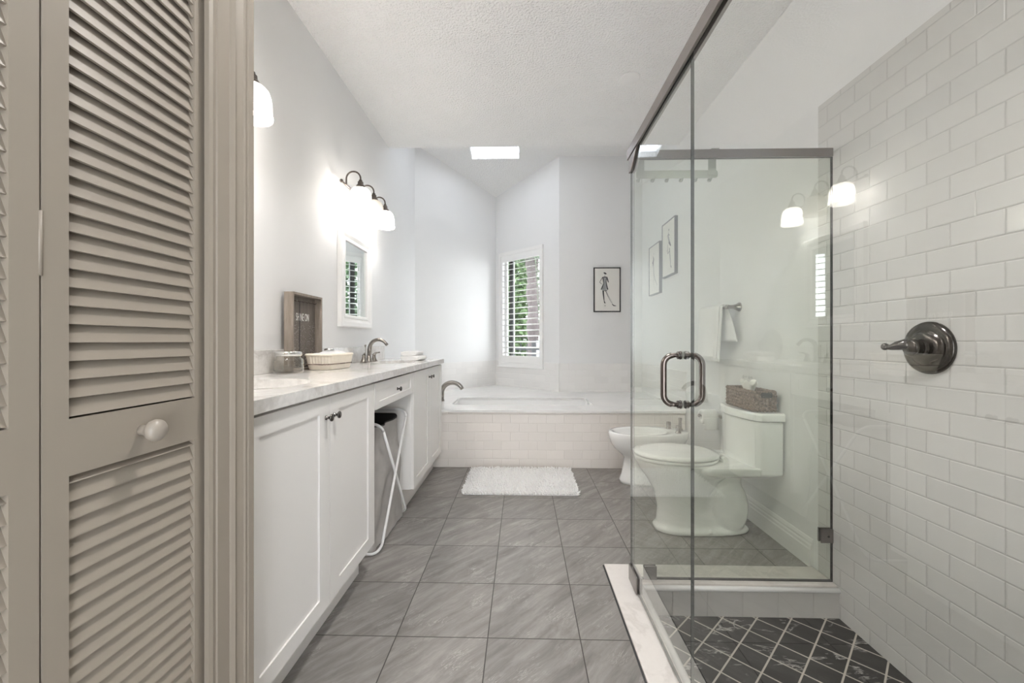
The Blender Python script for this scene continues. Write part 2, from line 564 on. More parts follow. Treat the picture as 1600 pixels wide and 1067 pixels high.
def tag(o, label=None, cat=None, group=None, kind=None):
    if label: o['label'] = label
    if cat: o['category'] = cat
    if group: o['group'] = group
    if kind: o['kind'] = kind
    return o

def thing(name, label, cat, loc, group=None, kind=None):
    o = bpy.data.objects.new(name, None)
    o.empty_display_size = 0.05
    C.objects.link(o)
    o.location = loc
    ORG[o.name] = Vector(loc)
    return tag(o, label, cat, group, kind)

def struct(name, mb, mat, label, cat, **kw):
    return tag(link_mesh(name, mb, mat, **kw), label, cat, kind='structure')

def copy_thing(root, loc):
    r = root.copy()
    C.objects.link(r)
    r.location = loc
    ORG[r.name] = Vector(loc)
    for ch in list(root.children):
        c = ch.copy(); C.objects.link(c); c.parent = r
        for g in list(ch.children):
            d = g.copy(); C.objects.link(d); d.parent = c
    return r

def arc(c, r, a0, a1, n, ux, uy):
    c, ux, uy = Vector(c), Vector(ux), Vector(uy)
    return [c + ux * r * cos(a0 + (a1 - a0) * i / (n - 1)) + uy * r * sin(a0 + (a1 - a0) * i / (n - 1)) for i in range(n)]

def rrect(x0, x1, y0, y1, r, n=5):
    pts = []
    for cx, cy, a in ((x1 - r, y1 - r, 0), (x0 + r, y1 - r, pi / 2), (x0 + r, y0 + r, pi), (x1 - r, y0 + r, 3 * pi / 2)):
        pts += [(cx + r * cos(a + pi / 2 * k / n), cy + r * sin(a + pi / 2 * k / n)) for k in range(n + 1)]
    return pts

def ray_poly(c, a, poly):
    d = (cos(a), sin(a))
    best = None
    n = len(poly)
    for i in range(n):
        p, q = poly[i], poly[(i + 1) % n]
        ex, ey = q[0] - p[0], q[1] - p[1]
        den = d[0] * ey - d[1] * ex
        if abs(den) < 1e-12: continue
        wx, wy = p[0] - c[0], p[1] - c[1]
        t = (wx * ey - wy * ex) / den
        u = (wx * d[1] - wy * d[0]) / den
        if t > 0 and -1e-9 <= u <= 1 + 1e-9 and (best is None or t > best):
            best = t
    return (c[0] + d[0] * best, c[1] + d[1] * best)

def ring_plate(mb, outer, inner, z0, z1, n=72, mi=0):
    # a plate with a hole; z0 / z1 may be functions of (x, y)
    f0 = z0 if callable(z0) else (lambda x, y: z0)
    f1 = z1 if callable(z1) else (lambda x, y: z1)
    c = (sum(q[0] for q in inner) / len(inner), sum(q[1] for q in inner) / len(inner))
    ang = sorted(set([round(2 * pi * i / n, 6) for i in range(n)] +
                     [round(atan2(q[1] - c[1], q[0] - c[0]) % (2 * pi), 6) for q in list(outer) + list(inner)]))
    O = [ray_poly(c, a, outer) for a in ang]
    I = [ray_poly(c, a, inner) for a in ang]
    k = len(ang)
    vs = [(x, y, f1(x, y)) for x, y in O] + [(x, y, f1(x, y)) for x, y in I] + [(x, y, f0(x, y)) for x, y in O] + [(x, y, f0(x, y)) for x, y in I]
    fs = []
    for i in range(k):
        j = (i + 1) % k
        fs += [(i, j, k + j, k + i), (2 * k + j, 2 * k + i, 3 * k + i, 3 * k + j), (i, 2 * k + i, 2 * k + j, j), (k + i, k + j, 3 * k + j, 3 * k + i)]
    return mb.add(vs, fs, mi)

def segwall(mb, p, q, z0, z1, th, mi=0):
    # slab from p to q in plan, thickness to the left of p->q
    p, q = Vector(p), Vector(q)
    d = (q - p).normalized()
    nrm = Vector((-d.y, d.x)) * th
    pts = [p, q, q + nrm, p + nrm]
    if th < 0: pts = pts[::-1]
    return mb.prism([(a.x, a.y) for a in pts], z0, z1, mi)

# ------------------------------------------------------------------ the room
XL, XR = -1.225, 1.415          # left and right wall faces
CEIL = 2.88
SLP = lambda y: 3.295 - 0.265 * (y - 4.885)
P1, P2, P3 = (XL, 4.66), (-0.365, 5.665), (0.437, 4.887)   # angled tub walls
HI = 3.75
BACK = -1.0

mb = MB()
mb.box(-1.325, 0.40, BACK, 5.7, -0.10, 0.0)
mb.box(0.40, 1.515, 2.03, 5.0, -0.10, 0.0)
mb.box(0.40, 1.515, BACK, -0.45, -0.10, 0.0)
struct('floor', mb, 'floor', 'grey slate-look square tile floor with diagonal streaks', 'floor')

struct('wall_left', MB().box(XL - 0.1, XL, BACK, 4.66, 0, HI), 'wall', 'plain white painted wall behind the vanity and its lights', 'wall')
struct('wall_right', MB().box(XR, XR + 0.1, BACK, 5.0, -0.14, HI), 'wall', 'plain white painted wall behind the toilet and towel bar', 'wall')
struct('wall_back', MB().box(P3[0], XR + 0.1, 4.887, 4.987, 0, HI), 'wall', 'white painted far wall carrying the black framed drawing', 'wall')
mb = MB()
segwall(mb, P1, P2, 0, HI, 0.1)
struct('wall_back_left', mb, 'wall', 'blank white angled wall left of the shuttered window', 'wall')
# angled wall with the window opening
D2 = (Vector(P3) - Vector(P2)); WL = D2.length; D2.normalize()
NO = Vector((-D2.y, D2.x))                # outwards
def wpt(s, n=0.0):
    q = Vector(P2) + D2 * s + NO * n
    return (q.x, q.y)
def s_of(x): return (x - P2[0]) / D2.x
MS0 = 0.185
WS0, WS1, WZ0, WZ1 = s_of(-0.275), s_of(0.235), 0.82, 2.25
mb = MB()
segwall(mb, P2, wpt(WS0), 0, HI, 0.12)
segwall(mb, wpt(WS1), P3, 0, HI, 0.12)
segwall(mb, wpt(WS0), wpt(WS1), 0, WZ0, 0.12)
segwall(mb, wpt(WS0), wpt(WS1), WZ1, HI, 0.12)
struct('wall_back_right', mb, 'wall', 'white angled wall around the shuttered window', 'wall')
mb = MB()  # wall behind the view; its opening is added to let in fill light
mb.box(-1.325, -0.30, BACK - 0.1, BACK, -0.14, HI)
mb.box(0.40, XR + 0.1, BACK - 0.1, BACK, -0.14, HI)
mb.box(-0.30, 0.40, BACK - 0.1, BACK, 2.30, HI)
struct('wall_front', mb, 'wall', 'white wall behind the viewer with an opening added to let in fill light', 'wall')
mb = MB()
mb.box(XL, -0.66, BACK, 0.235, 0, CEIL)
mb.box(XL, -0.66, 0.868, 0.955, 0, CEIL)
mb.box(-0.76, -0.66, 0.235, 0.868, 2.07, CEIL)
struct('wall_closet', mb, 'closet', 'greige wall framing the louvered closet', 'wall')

# ceilings
struct('ceiling', MB().box(-1.325, XR + 0.1, BACK, 3.755, CEIL, CEIL + 0.1), 'ceiling', 'flat white popcorn textured ceiling', 'ceiling')
SK = (-0.60, -0.037, 3.95, 4.915)
mb = MB()
ring_plate(mb, [(-1.325, 3.755), (1.515, 3.755), (1.515, 5.9), (-1.325, 5.9)],
           [(SK[0], SK[2]), (SK[1], SK[2]), (SK[1], SK[3]), (SK[0], SK[3])],
           lambda x, y: SLP(y), lambda x, y: SLP(y) + 0.06, 24)
struct('ceiling_sloped', mb, 'ceiling', 'sloped popcorn ceiling above the bathtub with a skylight', 'ceiling')
struct('trim_soffit', MB().box(-1.325, XR + 0.1, 3.70, 3.755, CEIL + 0.1, 3.8), 'wall', 'white drop face where the flat ceiling ends', 'soffit')
mb = MB()
ring_plate(mb, [(SK[0] - 0.03, SK[2] - 0.03), (SK[1] + 0.03, SK[2] - 0.03), (SK[1] + 0.03, SK[3] + 0.03), (SK[0] - 0.03, SK[3] + 0.03)],
           [(SK[0], SK[2]), (SK[1], SK[2]), (SK[1], SK[3]), (SK[0], SK[3])],
           lambda x, y: SLP(y) + 0.06, lambda x, y: SLP(y) + 0.10, 24)
sky = struct('window_2', mb, 'trim', 'bright rectangular skylight in the sloped ceiling', 'skylight')
mb = MB()
vs = [(x, y, SLP(y) + 0.062 + dz) for dz in (0, 0.006) for y in (SK[2], SK[3]) for x in (SK[0], SK[1])]
mb.add(vs, [(0, 2, 3, 1), (4, 5, 7, 6), (0, 1, 5, 4), (2, 6, 7, 3), (0, 4, 6, 2), (1, 3, 7, 5)])
link_mesh('acrylic_pane', mb, 'acrylic', sky)

# wainscot tile around the tub
WT = 0.84
mb = MB(); segwall(mb, (P1[0] + 0.0, P1[1]), P2, 0.5, WT, -0.008)
struct('trim_1', mb, 'wainscot', 'white tile band low on the left angled wall', 'tile trim', uv=lambda q: (q.x * 1.32, q.z))
mb = MB()
segwall(mb, P2, wpt(s_of(-0.315)), 0.5, WT, -0.008)
segwall(mb, wpt(s_of(-0.315)), wpt(s_of(0.268)), 0.5, 0.755, -0.008)
segwall(mb, wpt(s_of(0.268)), P3, 0.5, WT, -0.008)
struct('trim_2', mb, 'wainscot', 'white tile band below the shuttered window', 'tile trim', uv=lambda q: (q.x * 1.4, q.z))
struct('trim_3', MB().box(P3[0], XR, 4.879, 4.887, 0.5, WT), 'wainscot', 'white tile band low on the far wall under the drawing', 'tile trim', uv=lambda q: (q.x, q.z))
struct('trim_4', MB().box(XR - 0.008, XR, 3.58, 4.879, 0.5, WT), 'wainscot', 'white tile band on the right wall beside the tub deck', 'tile trim', uv=lambda q: (q.y, q.z))
struct('trim_5', MB().box(XL, XL + 0.008, 3.60, 4.66, 0.5, WT), 'wainscot', 'white tile band on the left wall behind the tub spout', 'tile trim', uv=lambda q: (q.y, q.z))

# shower tile field, pan and sills
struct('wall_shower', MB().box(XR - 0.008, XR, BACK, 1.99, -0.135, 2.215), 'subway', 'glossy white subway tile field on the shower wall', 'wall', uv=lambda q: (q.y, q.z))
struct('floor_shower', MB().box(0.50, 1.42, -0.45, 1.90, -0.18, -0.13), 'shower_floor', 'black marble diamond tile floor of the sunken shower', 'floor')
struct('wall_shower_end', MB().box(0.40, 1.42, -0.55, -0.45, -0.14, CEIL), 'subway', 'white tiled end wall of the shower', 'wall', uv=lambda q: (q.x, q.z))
mb = MB()
mb.box(0.545, XR - 0.008, 1.86, 2.03, -0.13, -0.012)
mb.box(0.40, 0.545, -0.45, 2.03, -0.13, -0.012)
struct('trim_6', mb, 'sill_tile', 'white tiled inner face of the low shower kerb', 'kerb', uv=lambda q: (q.x, q.z) if abs(q.y - 1.86) < 0.01 else (q.x + q.y, q.z))
mb = MB()
mb.box(0.402, 0.515, -0.45, 2.028, -0.012, 0.010)
mb.box(0.515, XR - 0.008, 1.872, 2.028, -0.012, 0.010)
struct('trim_7', mb, 'threshold', 'white marble threshold slab edging the shower', 'threshold', bev=0.003)
mb = MB()
mb.tube([(0.531, -0.44, -0.006), (0.531, 1.858, -0.006)], 0.017, 14)
mb.tube([(0.520, -0.44, -0.002), (0.520, 1.862, -0.002)], 0.006, 8)
mb.tube([(0.531, 1.860, -0.006), (XR - 0.009, 1.860, -0.006)], 0.012, 14)
struct('trim_8', mb, 'ceramic', 'rounded white pencil tile along the inside of the threshold', 'tile trim')
struct('trim_9', MB().box(0.395, 0.402, -0.45, 2.03, -0.02, 0.002), 'dark_rubber', 'dark grout line between floor tile and threshold', 'grout line')

# baseboard with profile, right wall
prof = [(0, 0), (0.016, 0), (0.016, 0.085), (0.013, 0.092), (0.013, 0.105), (0.009, 0.112), (0.009, 0.122), (0.004, 0.135), (0, 0.138)]
mb = MB()
r0 = [(XR - a, 2.032, z) for a, z in prof]; r1 = [(XR - a, 3.575, z) for a, z in prof]
mb.loft([r0, r1], True, smooth=False)
struct('baseboard_right', mb, 'trim', 'white profiled baseboard beside the toilet', 'baseboard')

# ceiling cover plate
mb = MB(); mb.lathe([(0.068, CEIL), (0.068, CEIL - 0.006), (0.060, CEIL - 0.010), (0.0, CEIL - 0.011)], (0.726, 2.796, 0), n=40)
tag(link_mesh('cover_plate', mb, 'trim', org=(0.726, 2.796, CEIL)), 'round white blank cover plate on the flat ceiling', 'cover plate')

# added fill light in a cylinder can on the ceiling, out of view
root = thing('fill_lamp', 'added cylinder fill light, out of view above the middle of the floor', 'fill light', (0.05, 1.30, CEIL))
mb = MB(); mb.lathe([(0.120, CEIL - 0.0005), (0.120, CEIL - 0.125), (0.114, CEIL - 0.125), (0.114, CEIL - 0.020), (0.0, CEIL - 0.020)], (0.05, 1.30, 0), n=40, caps=False)
mb.lathe([(0.120, CEIL - 0.0005), (0.0, CEIL - 0.0005)], (0.05, 1.30, 0), n=40, caps=False)
link_mesh('fill_can', mb, 'trim', root)
mb = MB(); mb.lathe([(0.100, CEIL - 0.0215), (0.098, CEIL - 0.030), (0.06, CEIL - 0.038), (0.0, CEIL - 0.040)], (0.05, 1.30, 0), n=40)
link_mesh('fill_dome', mb, 'fill_dome', root)

# ------------------------------------------------------------------ closet doors and casing
def louver_leaf(name, y0, y1, label, knob):
    root = thing(name, label, 'closet door', (-0.68, y0, 0.012), kind='structure')
    xf, xb = -0.665, -0.695
    st_l, st_r = (0.034 if y0 > 0.5 else 0.034), 0.034
    ya, yb = y0 + st_l, y1 - st_r
    zr = [(0.012, 0.20), (0.902, 0.986), (1.93, 2.045)]
    f = MB()
    f.box(xb, xf, y0, ya, 0.012, 2.045)
    f.box(xb, xf, yb, y1, 0.012, 2.045)
    for a, b_ in zr:
        f.box(xb, xf, ya, yb, a, b_)
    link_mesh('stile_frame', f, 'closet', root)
    for z0, z1 in ((0.20, 0.902), (0.986, 1.93)):
        l = MB()
        pitch = 0.0274
        k = int((z1 - z0) / pitch)
        off = (z1 - z0 - k * pitch) / 2
        for i in range(k + 1):
            z = z0 + off + i * pitch
            # slat leaning: the room-side edge hangs low
            pts = [(xf - 0.0060, z - 0.004), (xf - 0.0020, z - 0.003), (xf - 0.0155, z + 0.034), (xf - 0.0200, z + 0.034)]
            pts = [(a, min(max(b2, z0 + 0.0005), z1 - 0.0005)) for a, b2 in pts]
            l.loft([[(a, ya - 0.003, b2) for a, b2 in pts], [(a, yb + 0.003, b2) for a, b2 in pts]], True, smooth=False)
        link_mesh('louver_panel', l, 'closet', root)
    if knob:
        kb = MB()
        kb.lathe([(0.0095, 0), (0.0085, 0.008), (0.010, 0.013), (0.0165, 0.018), (0.019, 0.024), (0.0185, 0.030), (0.014, 0.0355), (0.006, 0.038), (0.0, 0.0385)], (xf, 0.702, 0.945), (1, 0, 0), 28)
        tag(link_mesh('knob', kb, 'knob', root), 'round cream painted knob')
    else:
        for hz in (0.35, 1.236, 1.85):
            h = MB()
            h.tube([(xf - 0.001, y1 + 0.0015, hz - 0.045), (xf - 0.001, y1 + 0.0015, hz + 0.045)], 0.0028, 10)
            link_mesh('hinge', h, 'closet', root)
    return root
louver_leaf('door_1', 0.5525, 0.852, 'greige louvered closet door leaf with the round knob', True)
louver_leaf('door_2', 0.252, 0.5495, 'greige louvered closet door leaf at the left edge, without knob', False)
# dark closet inside
mb = MB()
prof = [(0.837, -0.66), (0.837, -0.650), (0.845, -0.6475), (0.853, -0.6500), (0.856, -0.6500), (0.858, -0.6475), (0.893, -0.6475), (0.896, -0.6445),
        (0.902, -0.6400), (0.907, -0.6440), (0.928, -0.6400), (0.932, -0.6370), (0.935, -0.6400), (0.938, -0.6400), (0.942, -0.6370), (0.960, -0.6370), (0.960, -0.70), (0.955, -0.70), (0.955, -0.66)]
mb.loft([[(x, y, 0.0) for y, x in prof], [(x, y, 2.13) for y, x in prof]], True, smooth=False)
# head casing
mb.box(-0.66, -0.645, 0.235, 0.837, 2.055, 2.13)
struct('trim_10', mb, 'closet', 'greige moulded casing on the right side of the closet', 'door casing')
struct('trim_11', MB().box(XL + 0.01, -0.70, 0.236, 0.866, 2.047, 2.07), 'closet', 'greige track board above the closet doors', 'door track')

# ------------------------------------------------------------------ vanity
DF, DB = -0.700, -0.722        # door front / back planes
CT1, CT0 = 0.948, 0.912        # worktop top / underside
def shaker(mb, y0, y1, z0, z1, stile=0.075, rail=0.055, xf=DF, xb=DB, rec=0.0055):
    mb.box(xb, xf, y0, y0 + stile, z0, z1)
    mb.box(xb, xf, y1 - stile, y1, z0, z1)
    mb.box(xb, xf, y0 + stile, y1 - stile, z0, z0 + rail)
    mb.box(xb, xf, y0 + stile, y1 - stile, z1 - rail, z1)
    mb.box(xb + 0.003, xf - rec, y0 + stile - 0.001, y1 - stile - 0.0035, z0 + rail - 0.001, z1 - rail + 0.001)
    mb.box(xb, xb + 0.003, y0 + stile - 0.001, y1 - stile + 0.001, z0 + rail - 0.001, z1 - rail + 0.001)

def cab_knob(parent, y, z):
    k = MB()
    k.lathe([(0.0085, 0), (0.0085, 0.003), (0.0048, 0.006), (0.0045, 0.012), (0.008, 0.015), (0.0125, 0.0185), (0.0135, 0.0215), (0.0115, 0.0245), (0.005, 0.0265), (0, 0.0268)], (DF, y, z), (1, 0, 0), 22)
    return tag(link_mesh('knob', k, 'dark_metal', parent), 'dark metal knob')

def cabinet(name, label, y0, y1, seam, z_knob, kn):
    root = thing(name, label, 'vanity cabinet', ((XL + DB) / 2, (y0 + y1) / 2, 0))
    b = MB()
    b.box(XL + 0.003, DB, y0, y0 + 0.018, 0.145, CT0 - 0.002)
    b.box(XL + 0.003, DB, y1 - 0.018, y1, 0.145, CT0 - 0.002)
    b.box(XL + 0.003, DB - 0.001, y0 + 0.018, y1 - 0.018, 0.145, 0.165)
    b.box(XL + 0.003, XL + 0.012, y0 + 0.018, y1 - 0.018, 0.165, CT0 - 0.002)
    b.box(DB - 0.02, DB - 0.001, y0 + 0.018, y1 - 0.018, CT0 - 0.05, CT0 - 0.002)
    link_mesh('carcass', b, 'vanity', root)
    t = MB()
    t.box(XL + 0.02, -0.775, y0 + 0.004, y1 - 0.004, 0.001, 0.144)
    link_mesh('toe_kick', t, 'vanity', root)
    for a, b_, kx in ((y0 + 0.003, seam - 0.0015, kn[0]), (seam + 0.0015, y1 - 0.003, kn[1])):
        d = MB()
        shaker(d, a, b_, 0.146, 0.900)
        dr = link_mesh('door', d, 'vanity', root)
        cab_knob(dr, kx, z_knob)
    return root
cabinet('vanity_cabinet', 'white shaker vanity cabinet between the closet casing and the hamper', 1.00, 1.932, 1.480, 0.828, (1.449, 1.511))
cabinet('vanity_cabinet', 'white shaker vanity cabinet at the far end beside the bathtub', 2.632, 3.552, 3.105, 0.835, (3.068, 3.142))
root = thing('vanity_drawer_unit', 'white drawer unit spanning the open knee space over the hamper', 'drawer unit', (-0.95, 2.28, 0.77))
b = MB()
b.box(XL + 0.003, DB, 1.934, 2.63, 0.775, 0.787)
b.box(XL + 0.003, DB, 1.934, 1.944, 0.787, CT0 - 0.002)
b.box(XL + 0.003, DB, 2.62, 2.63, 0.787, CT0 - 0.002)
link_mesh('drawer_box', b, 'vanity', root)
d = MB(); shaker(d, 1.936, 2.628, 0.772, 0.900, 0.065, 0.035)
dr = link_mesh('drawer', d, 'vanity', root)
cab_knob(dr, 2.285, 0.836)

# worktop with two oval cut-outs and a backsplash
root = thing('worktop', 'long grey-white quartz vanity worktop over the white cabinets', 'worktop', (-0.95, 2.28, CT0))
S1, S2 = (-0.945, 1.44), (-0.945, 3.02)
def oval(c, a, b_, n=36): return [(c[0] + a * cos(2 * pi * i / n), c[1] + b_ * sin(2 * pi * i / n)) for i in range(n)]
mb = MB()
xa, xb_ = XL + 0.001, -0.685
ring_plate(mb, [(xa, 0.962), (xb_, 0.962), (xb_, 2.25), (xa, 2.25)], oval(S1, 0.165, 0.215), CT0, CT1, 48)
ring_plate(mb, [(xa, 2.25), (xb_, 2.25), (xb_, 3.578), (xa, 3.578)], oval(S2, 0.165, 0.215), CT0, CT1, 48)
link_mesh('slab', mb, 'quartz', root)
mb = MB().box(XL + 0.001, XL + 0.020, 0.962, 3.578, CT1 + 0.0004, CT1 + 0.112)
tag(link_mesh('backsplash', mb, 'quartz', org=(XL + 0.01, 2.27, CT1), bev=0.002), 'low grey-white quartz backsplash strip behind the worktop', 'backsplash')
for c, lb in ((S1, 'white oval undermount sink nearest the closet'), (S2, 'white oval undermount sink in front of the gooseneck faucet')):
    mb = MB()
    rings = []
    for t, z in ((1.08, CT0 - 0.001), (1.0, CT0 - 0.002), (0.97, 0.885), (0.88, 0.83), (0.68, 0.79), (0.35, 0.772), (0.08, 0.77)):
        rings.append([(x, y, z) for x, y in oval(c, 0.168 * t, 0.218 * t, 40)])
    mb.loft(rings, False)
    mb.loft([[(x, y, z - 0.012) for x, y, z in r] for r in rings], False)
    s = thing('sink', lb, 'sink', (c[0], c[1], 0.76), 'vanity sinks')
    link_mesh('bowl', mb, 'ceramic', s)
    mb = MB(); mb.lathe([(0.022, 0.771), (0.022, 0.775), (0.012, 0.777), (0, 0.776)], (c[0], c[1], 0), n=24)
    link_mesh('drain', mb, 'nickel', s)

# widespread gooseneck faucet
def faucet(y, label):
    root = thing('faucet', label, 'faucet', (-1.135, y, CT1))
    x = -1.135
    mb = MB()
    mb.lathe([(0.026, CT1 + 0.0005), (0.025, CT1 + 0.008), (0.018, CT1 + 0.020), (0.0155, CT1 + 0.05)], (x, y, 0), n=24)
    pts = [(x, y, CT1 + 0.045), (x + 0.002, y, CT1 + 0.09)] + [(q.x, q.y, q.z) for q in arc((x + 0.070, y, CT1 + 0.10), 0.066, pi, 0.22 * pi, 14, (1, 0, 0), (0, 0, 1))]
    e = Vector(pts[-1]); pts.append(tuple(e + Vector((0.014, 0, -0.016))))
    rs = [0.0155] * 2 + [0.015 - 0.004 * i / 13 for i in range(14)] + [0.012]
    mb.tube(pts, rs, 16)
    link_mesh('spout', mb, 'nickel', root)
    mb = MB(); mb.tube([(x - 0.028, y - 0.0, CT1 + 0.02), (x - 0.028, y, CT1 + 0.115)], 0.0028, 8); mb.ball((x - 0.028, y, CT1 + 0.121), 0.008, 12)
    mb.tube([(x - 0.014, y, CT1 + 0.016), (x - 0.028, y, CT1 + 0.024)], 0.006, 8)
    link_mesh('lift_rod', mb, 'nickel', root)
    for s_ in (-1, 1):
        yy = y + 0.10 * s_
        h = MB()
        h.lathe([(0.026, CT1 + 0.0005), (0.0245, CT1 + 0.008), (0.016, CT1 + 0.028), (0.0125, CT1 + 0.045), (0.015, CT1 + 0.050), (0.014, CT1 + 0.057), (0.0, CT1 + 0.060)], (x, yy, 0), n=22)
        hb = link_mesh('handle_base', h, 'nickel', root)
        l = MB(); l.tube([(x, yy, CT1 + 0.056), (x + 0.012, yy + 0.02 * s_, CT1 + 0.066), (x + 0.024, yy + 0.045 * s_, CT1 + 0.068)], [0.008, 0.007, 0.0045], 10); l.ball((x + 0.025, yy + 0.047 * s_, CT1 + 0.068), 0.0062, 12)
        link_mesh('lever', l, 'nickel', hb)
faucet(3.02, 'satin nickel gooseneck faucet on the worktop below the framed mirror')

# ------------------------------------------------------------------ things on the worktop
# shadow-box tray leaning on the wall
TX0, TX1, TY0, TY1, TZ0, TZ1 = -1.203, -1.156, 2.045, 2.350, CT1 + 0.001, 1.353
root = thing('wooden_tray', 'grey wooden shadow-box tray lettered SHINE ON standing against the wall', 'tray', (TX0, (TY0 + TY1) / 2, TZ0))
mb = MB(); t = 0.012
mb.box(TX0, TX1, TY0, TY0 + t, TZ0, TZ1); mb.box(TX0, TX1, TY1 - t, TY1, TZ0, TZ1)
mb.box(TX0, TX1, TY0 + t, TY1 - t, TZ0, TZ0 + t); mb.box(TX0, TX1, TY0 + t, TY1 - t, TZ1 - t, TZ1)
link_mesh('side_frame', mb, 'greywood', root, bev=0.001)
mb = MB().box(TX0 + 0.001, TX0 + 0.008, TY0 + t, TY1 - t, TZ0 + t, TZ1 - t)
link_mesh('back_board', mb, 'greywood_dark', root)
cu = bpy.data.curves.new('lettering', 'FONT')
cu.body = 'SHINE ON'; cu.size = 0.058; cu.extrude = 0.0006; cu.align_x = 'LEFT'
tmp = bpy.data.objects.new('lettering_source', cu); C.objects.link(tmp)
bpy.context.view_layer.update()
tm = bpy.data.meshes.new_from_object(tmp.evaluated_get(bpy.context.evaluated_depsgraph_get()))
bpy.data.objects.remove(tmp)
# text plane: x -> +Y (reading towards the far end as seen from the room), y -> +Z
R_ = Matrix(((0, 0, 1, 0), (0.50, 0, 0, 0), (0, 1, 0, 0), (0, 0, 0, 1)))
tm.transform(Matrix.Translation((TX0 + 0.0092, 2.139, 1.212)) @ R_)
mb = MB(); mb.add([q.co for q in tm.vertices], [tuple(p_.vertices) for p_ in tm.polygons])
tag(link_mesh('lettering', mb, 'letter', root), 'white lettering SHINE ON')
random.seed(4)
mb = MB()
for i in range(900):
    u = random.random() ** 1.7
    z = TZ0 + t + 0.006 + u * 0.25
    y = random.uniform(TY0 + t + 0.004, TY1 - t - 0.004)
    r = random.uniform(0.0006, 0.0017)
    mb.lathe([(r, 0), (0, 0.0006)], (TX0 + 0.0082, y, z), (1, 0, 0), 6)
tag(link_mesh('speckle_dots', mb, 'letter', root), 'white speckled dots fading upwards', kind='stuff')
for i in range(7):
    y = TY0 + 0.035 + i * 0.0395
    mb = MB(); mb.tube([(TX0 + 0.008, y, TZ1 - 0.038), (TX0 + 0.024, y, TZ1 - 0.042), (TX0 + 0.028, y, TZ1 - 0.034)], 0.002, 8)
    link_mesh('hook', mb, 'nickel', root)
mb = MB(); mb.tube([(TX0 + 0.026, 2.1445, TZ1 - 0.043), (TX0 + 0.0255, 2.145, 1.15), (TX0 + 0.0255, 2.1455, TZ0 + 0.016)], 0.0020, 8)
tag(link_mesh('necklace_cord', mb, 'frame_black', org=(TX0 + 0.026, 2.1445, TZ1 - 0.043)), 'thin black cord hanging down inside the lettered tray', 'cord')

# glass jar
jc = (-1.128, 1.955)
root = thing('glass_jar', 'squat clear glass jar with a silver lid in front of the tray', 'jar', (jc[0], jc[1], CT1))
z = CT1 + 0.0008
mb = MB()
mb.lathe([(0.002, z), (0.062, z), (0.067, z + 0.005), (0.067, z + 0.058), (0.063, z + 0.067), (0.054, z + 0.072), (0.053, z + 0.080),
          (0.050, z + 0.080), (0.050, z + 0.071), (0.060, z + 0.064), (0.063, z + 0.056), (0.063, z + 0.012), (0.058, z + 0.009), (0.002, z + 0.009)], (jc[0], jc[1], 0), n=40, caps=False)
link_mesh('jar_body', mb, 'jar_glass', root)
mb = MB()
mb.lathe([(0.0, z + 0.0805), (0.056, z + 0.0805), (0.060, z + 0.084), (0.060, z + 0.098), (0.056, z + 0.103), (0.040, z + 0.1055), (0, z + 0.106)], (jc[0], jc[1], 0), n=40)
tag(link_mesh('lid', mb, 'chrome', root), 'polished silver screw lid')

# cream rope basket
bc = Vector((-1.074, 2.275, CT1))
root = thing('rope_basket', 'cream woven rope basket on the worktop in front of the tray', 'basket', tuple(bc))
ra = radians(-3)
def bk(q): return Vector((bc.x + q[0] * cos(ra) - q[1] * sin(ra), bc.y + q[0] * sin(ra) + q[1] * cos(ra), q[2]))
mb = MB()
zs = 17
def brect(hx, hy, r, z, n=7):
    return [bk((x, y, z)) for x, y in rrect(-hx, hx, -hy, hy, r, n)]
def resample(r, n):
    P = r + [r[0]]
    d = [0]
    for i in range(len(r)): d.append(d[-1] + (P[i + 1] - P[i]).length)
    out = []; j = 0
    for k in range(n):
        t_ = d[-1] * k / n
        while d[j + 1] < t_: j += 1
        out.append(P[j].lerp(P[j + 1], (t_ - d[j]) / max(1e-9, d[j + 1] - d[j])))
    return out
def rib(ring, on):
    z = ring[0].z
    out = []
    for k, q in enumerate(resample(ring, 192)):
        d = Vector((q.x - bc.x, q.y - bc.y, 0)).normalized()
        out.append(q + d * (0.0022 * (0, 1, 1, 0)[k % 4] if on else 0.0012))
    return out
rings = []
for i in range(zs * 3 + 1):
    u = i / (zs * 3)
    w = 0.0022 * abs(sin(u * zs * pi))
    fl = 0.86 + 0.14 * u ** 0.7
    hx, hy = 0.070 * fl + w, 0.142 * fl + w
    rings.append(rib(brect(hx, hy, 0.035, CT1 + 0.001 + u * 0.074), 1 if u > 0.42 else 0))
lip = [(0.003, 0.003), (0.004, 0.010), (0.0, 0.015), (-0.006, 0.012), (-0.008, 0.0)]
for dx, dz in lip:
    rings.append(rib(brect(0.072 + dx, 0.144 + dx, 0.037, CT1 + 0.072 + dz), 0))
for u in (0.8, 0.4, 0.06):
    fl = 0.86 + 0.14 * u ** 0.7
    rings.append(rib(brect(0.064 * fl, 0.136 * fl, 0.033, CT1 + 0.001 + u * 0.074), 0))
mb.loft(rings, True)
link_mesh('woven_wall', mb, 'cream', root)
mb = MB()
ln = [bk((x, y, CT1 + 0.030 + 0.0012 * (i % 2))) for i, (x, y) in enumerate(rrect(-0.0695, 0.0695, -0.1405, 0.1405, 0.036, 9))]
mb.tube(ln + [ln[0]], 0.0026, 8)
tag(link_mesh('braid_band', mb, 'wicker', root), 'brown braided band around the basket')
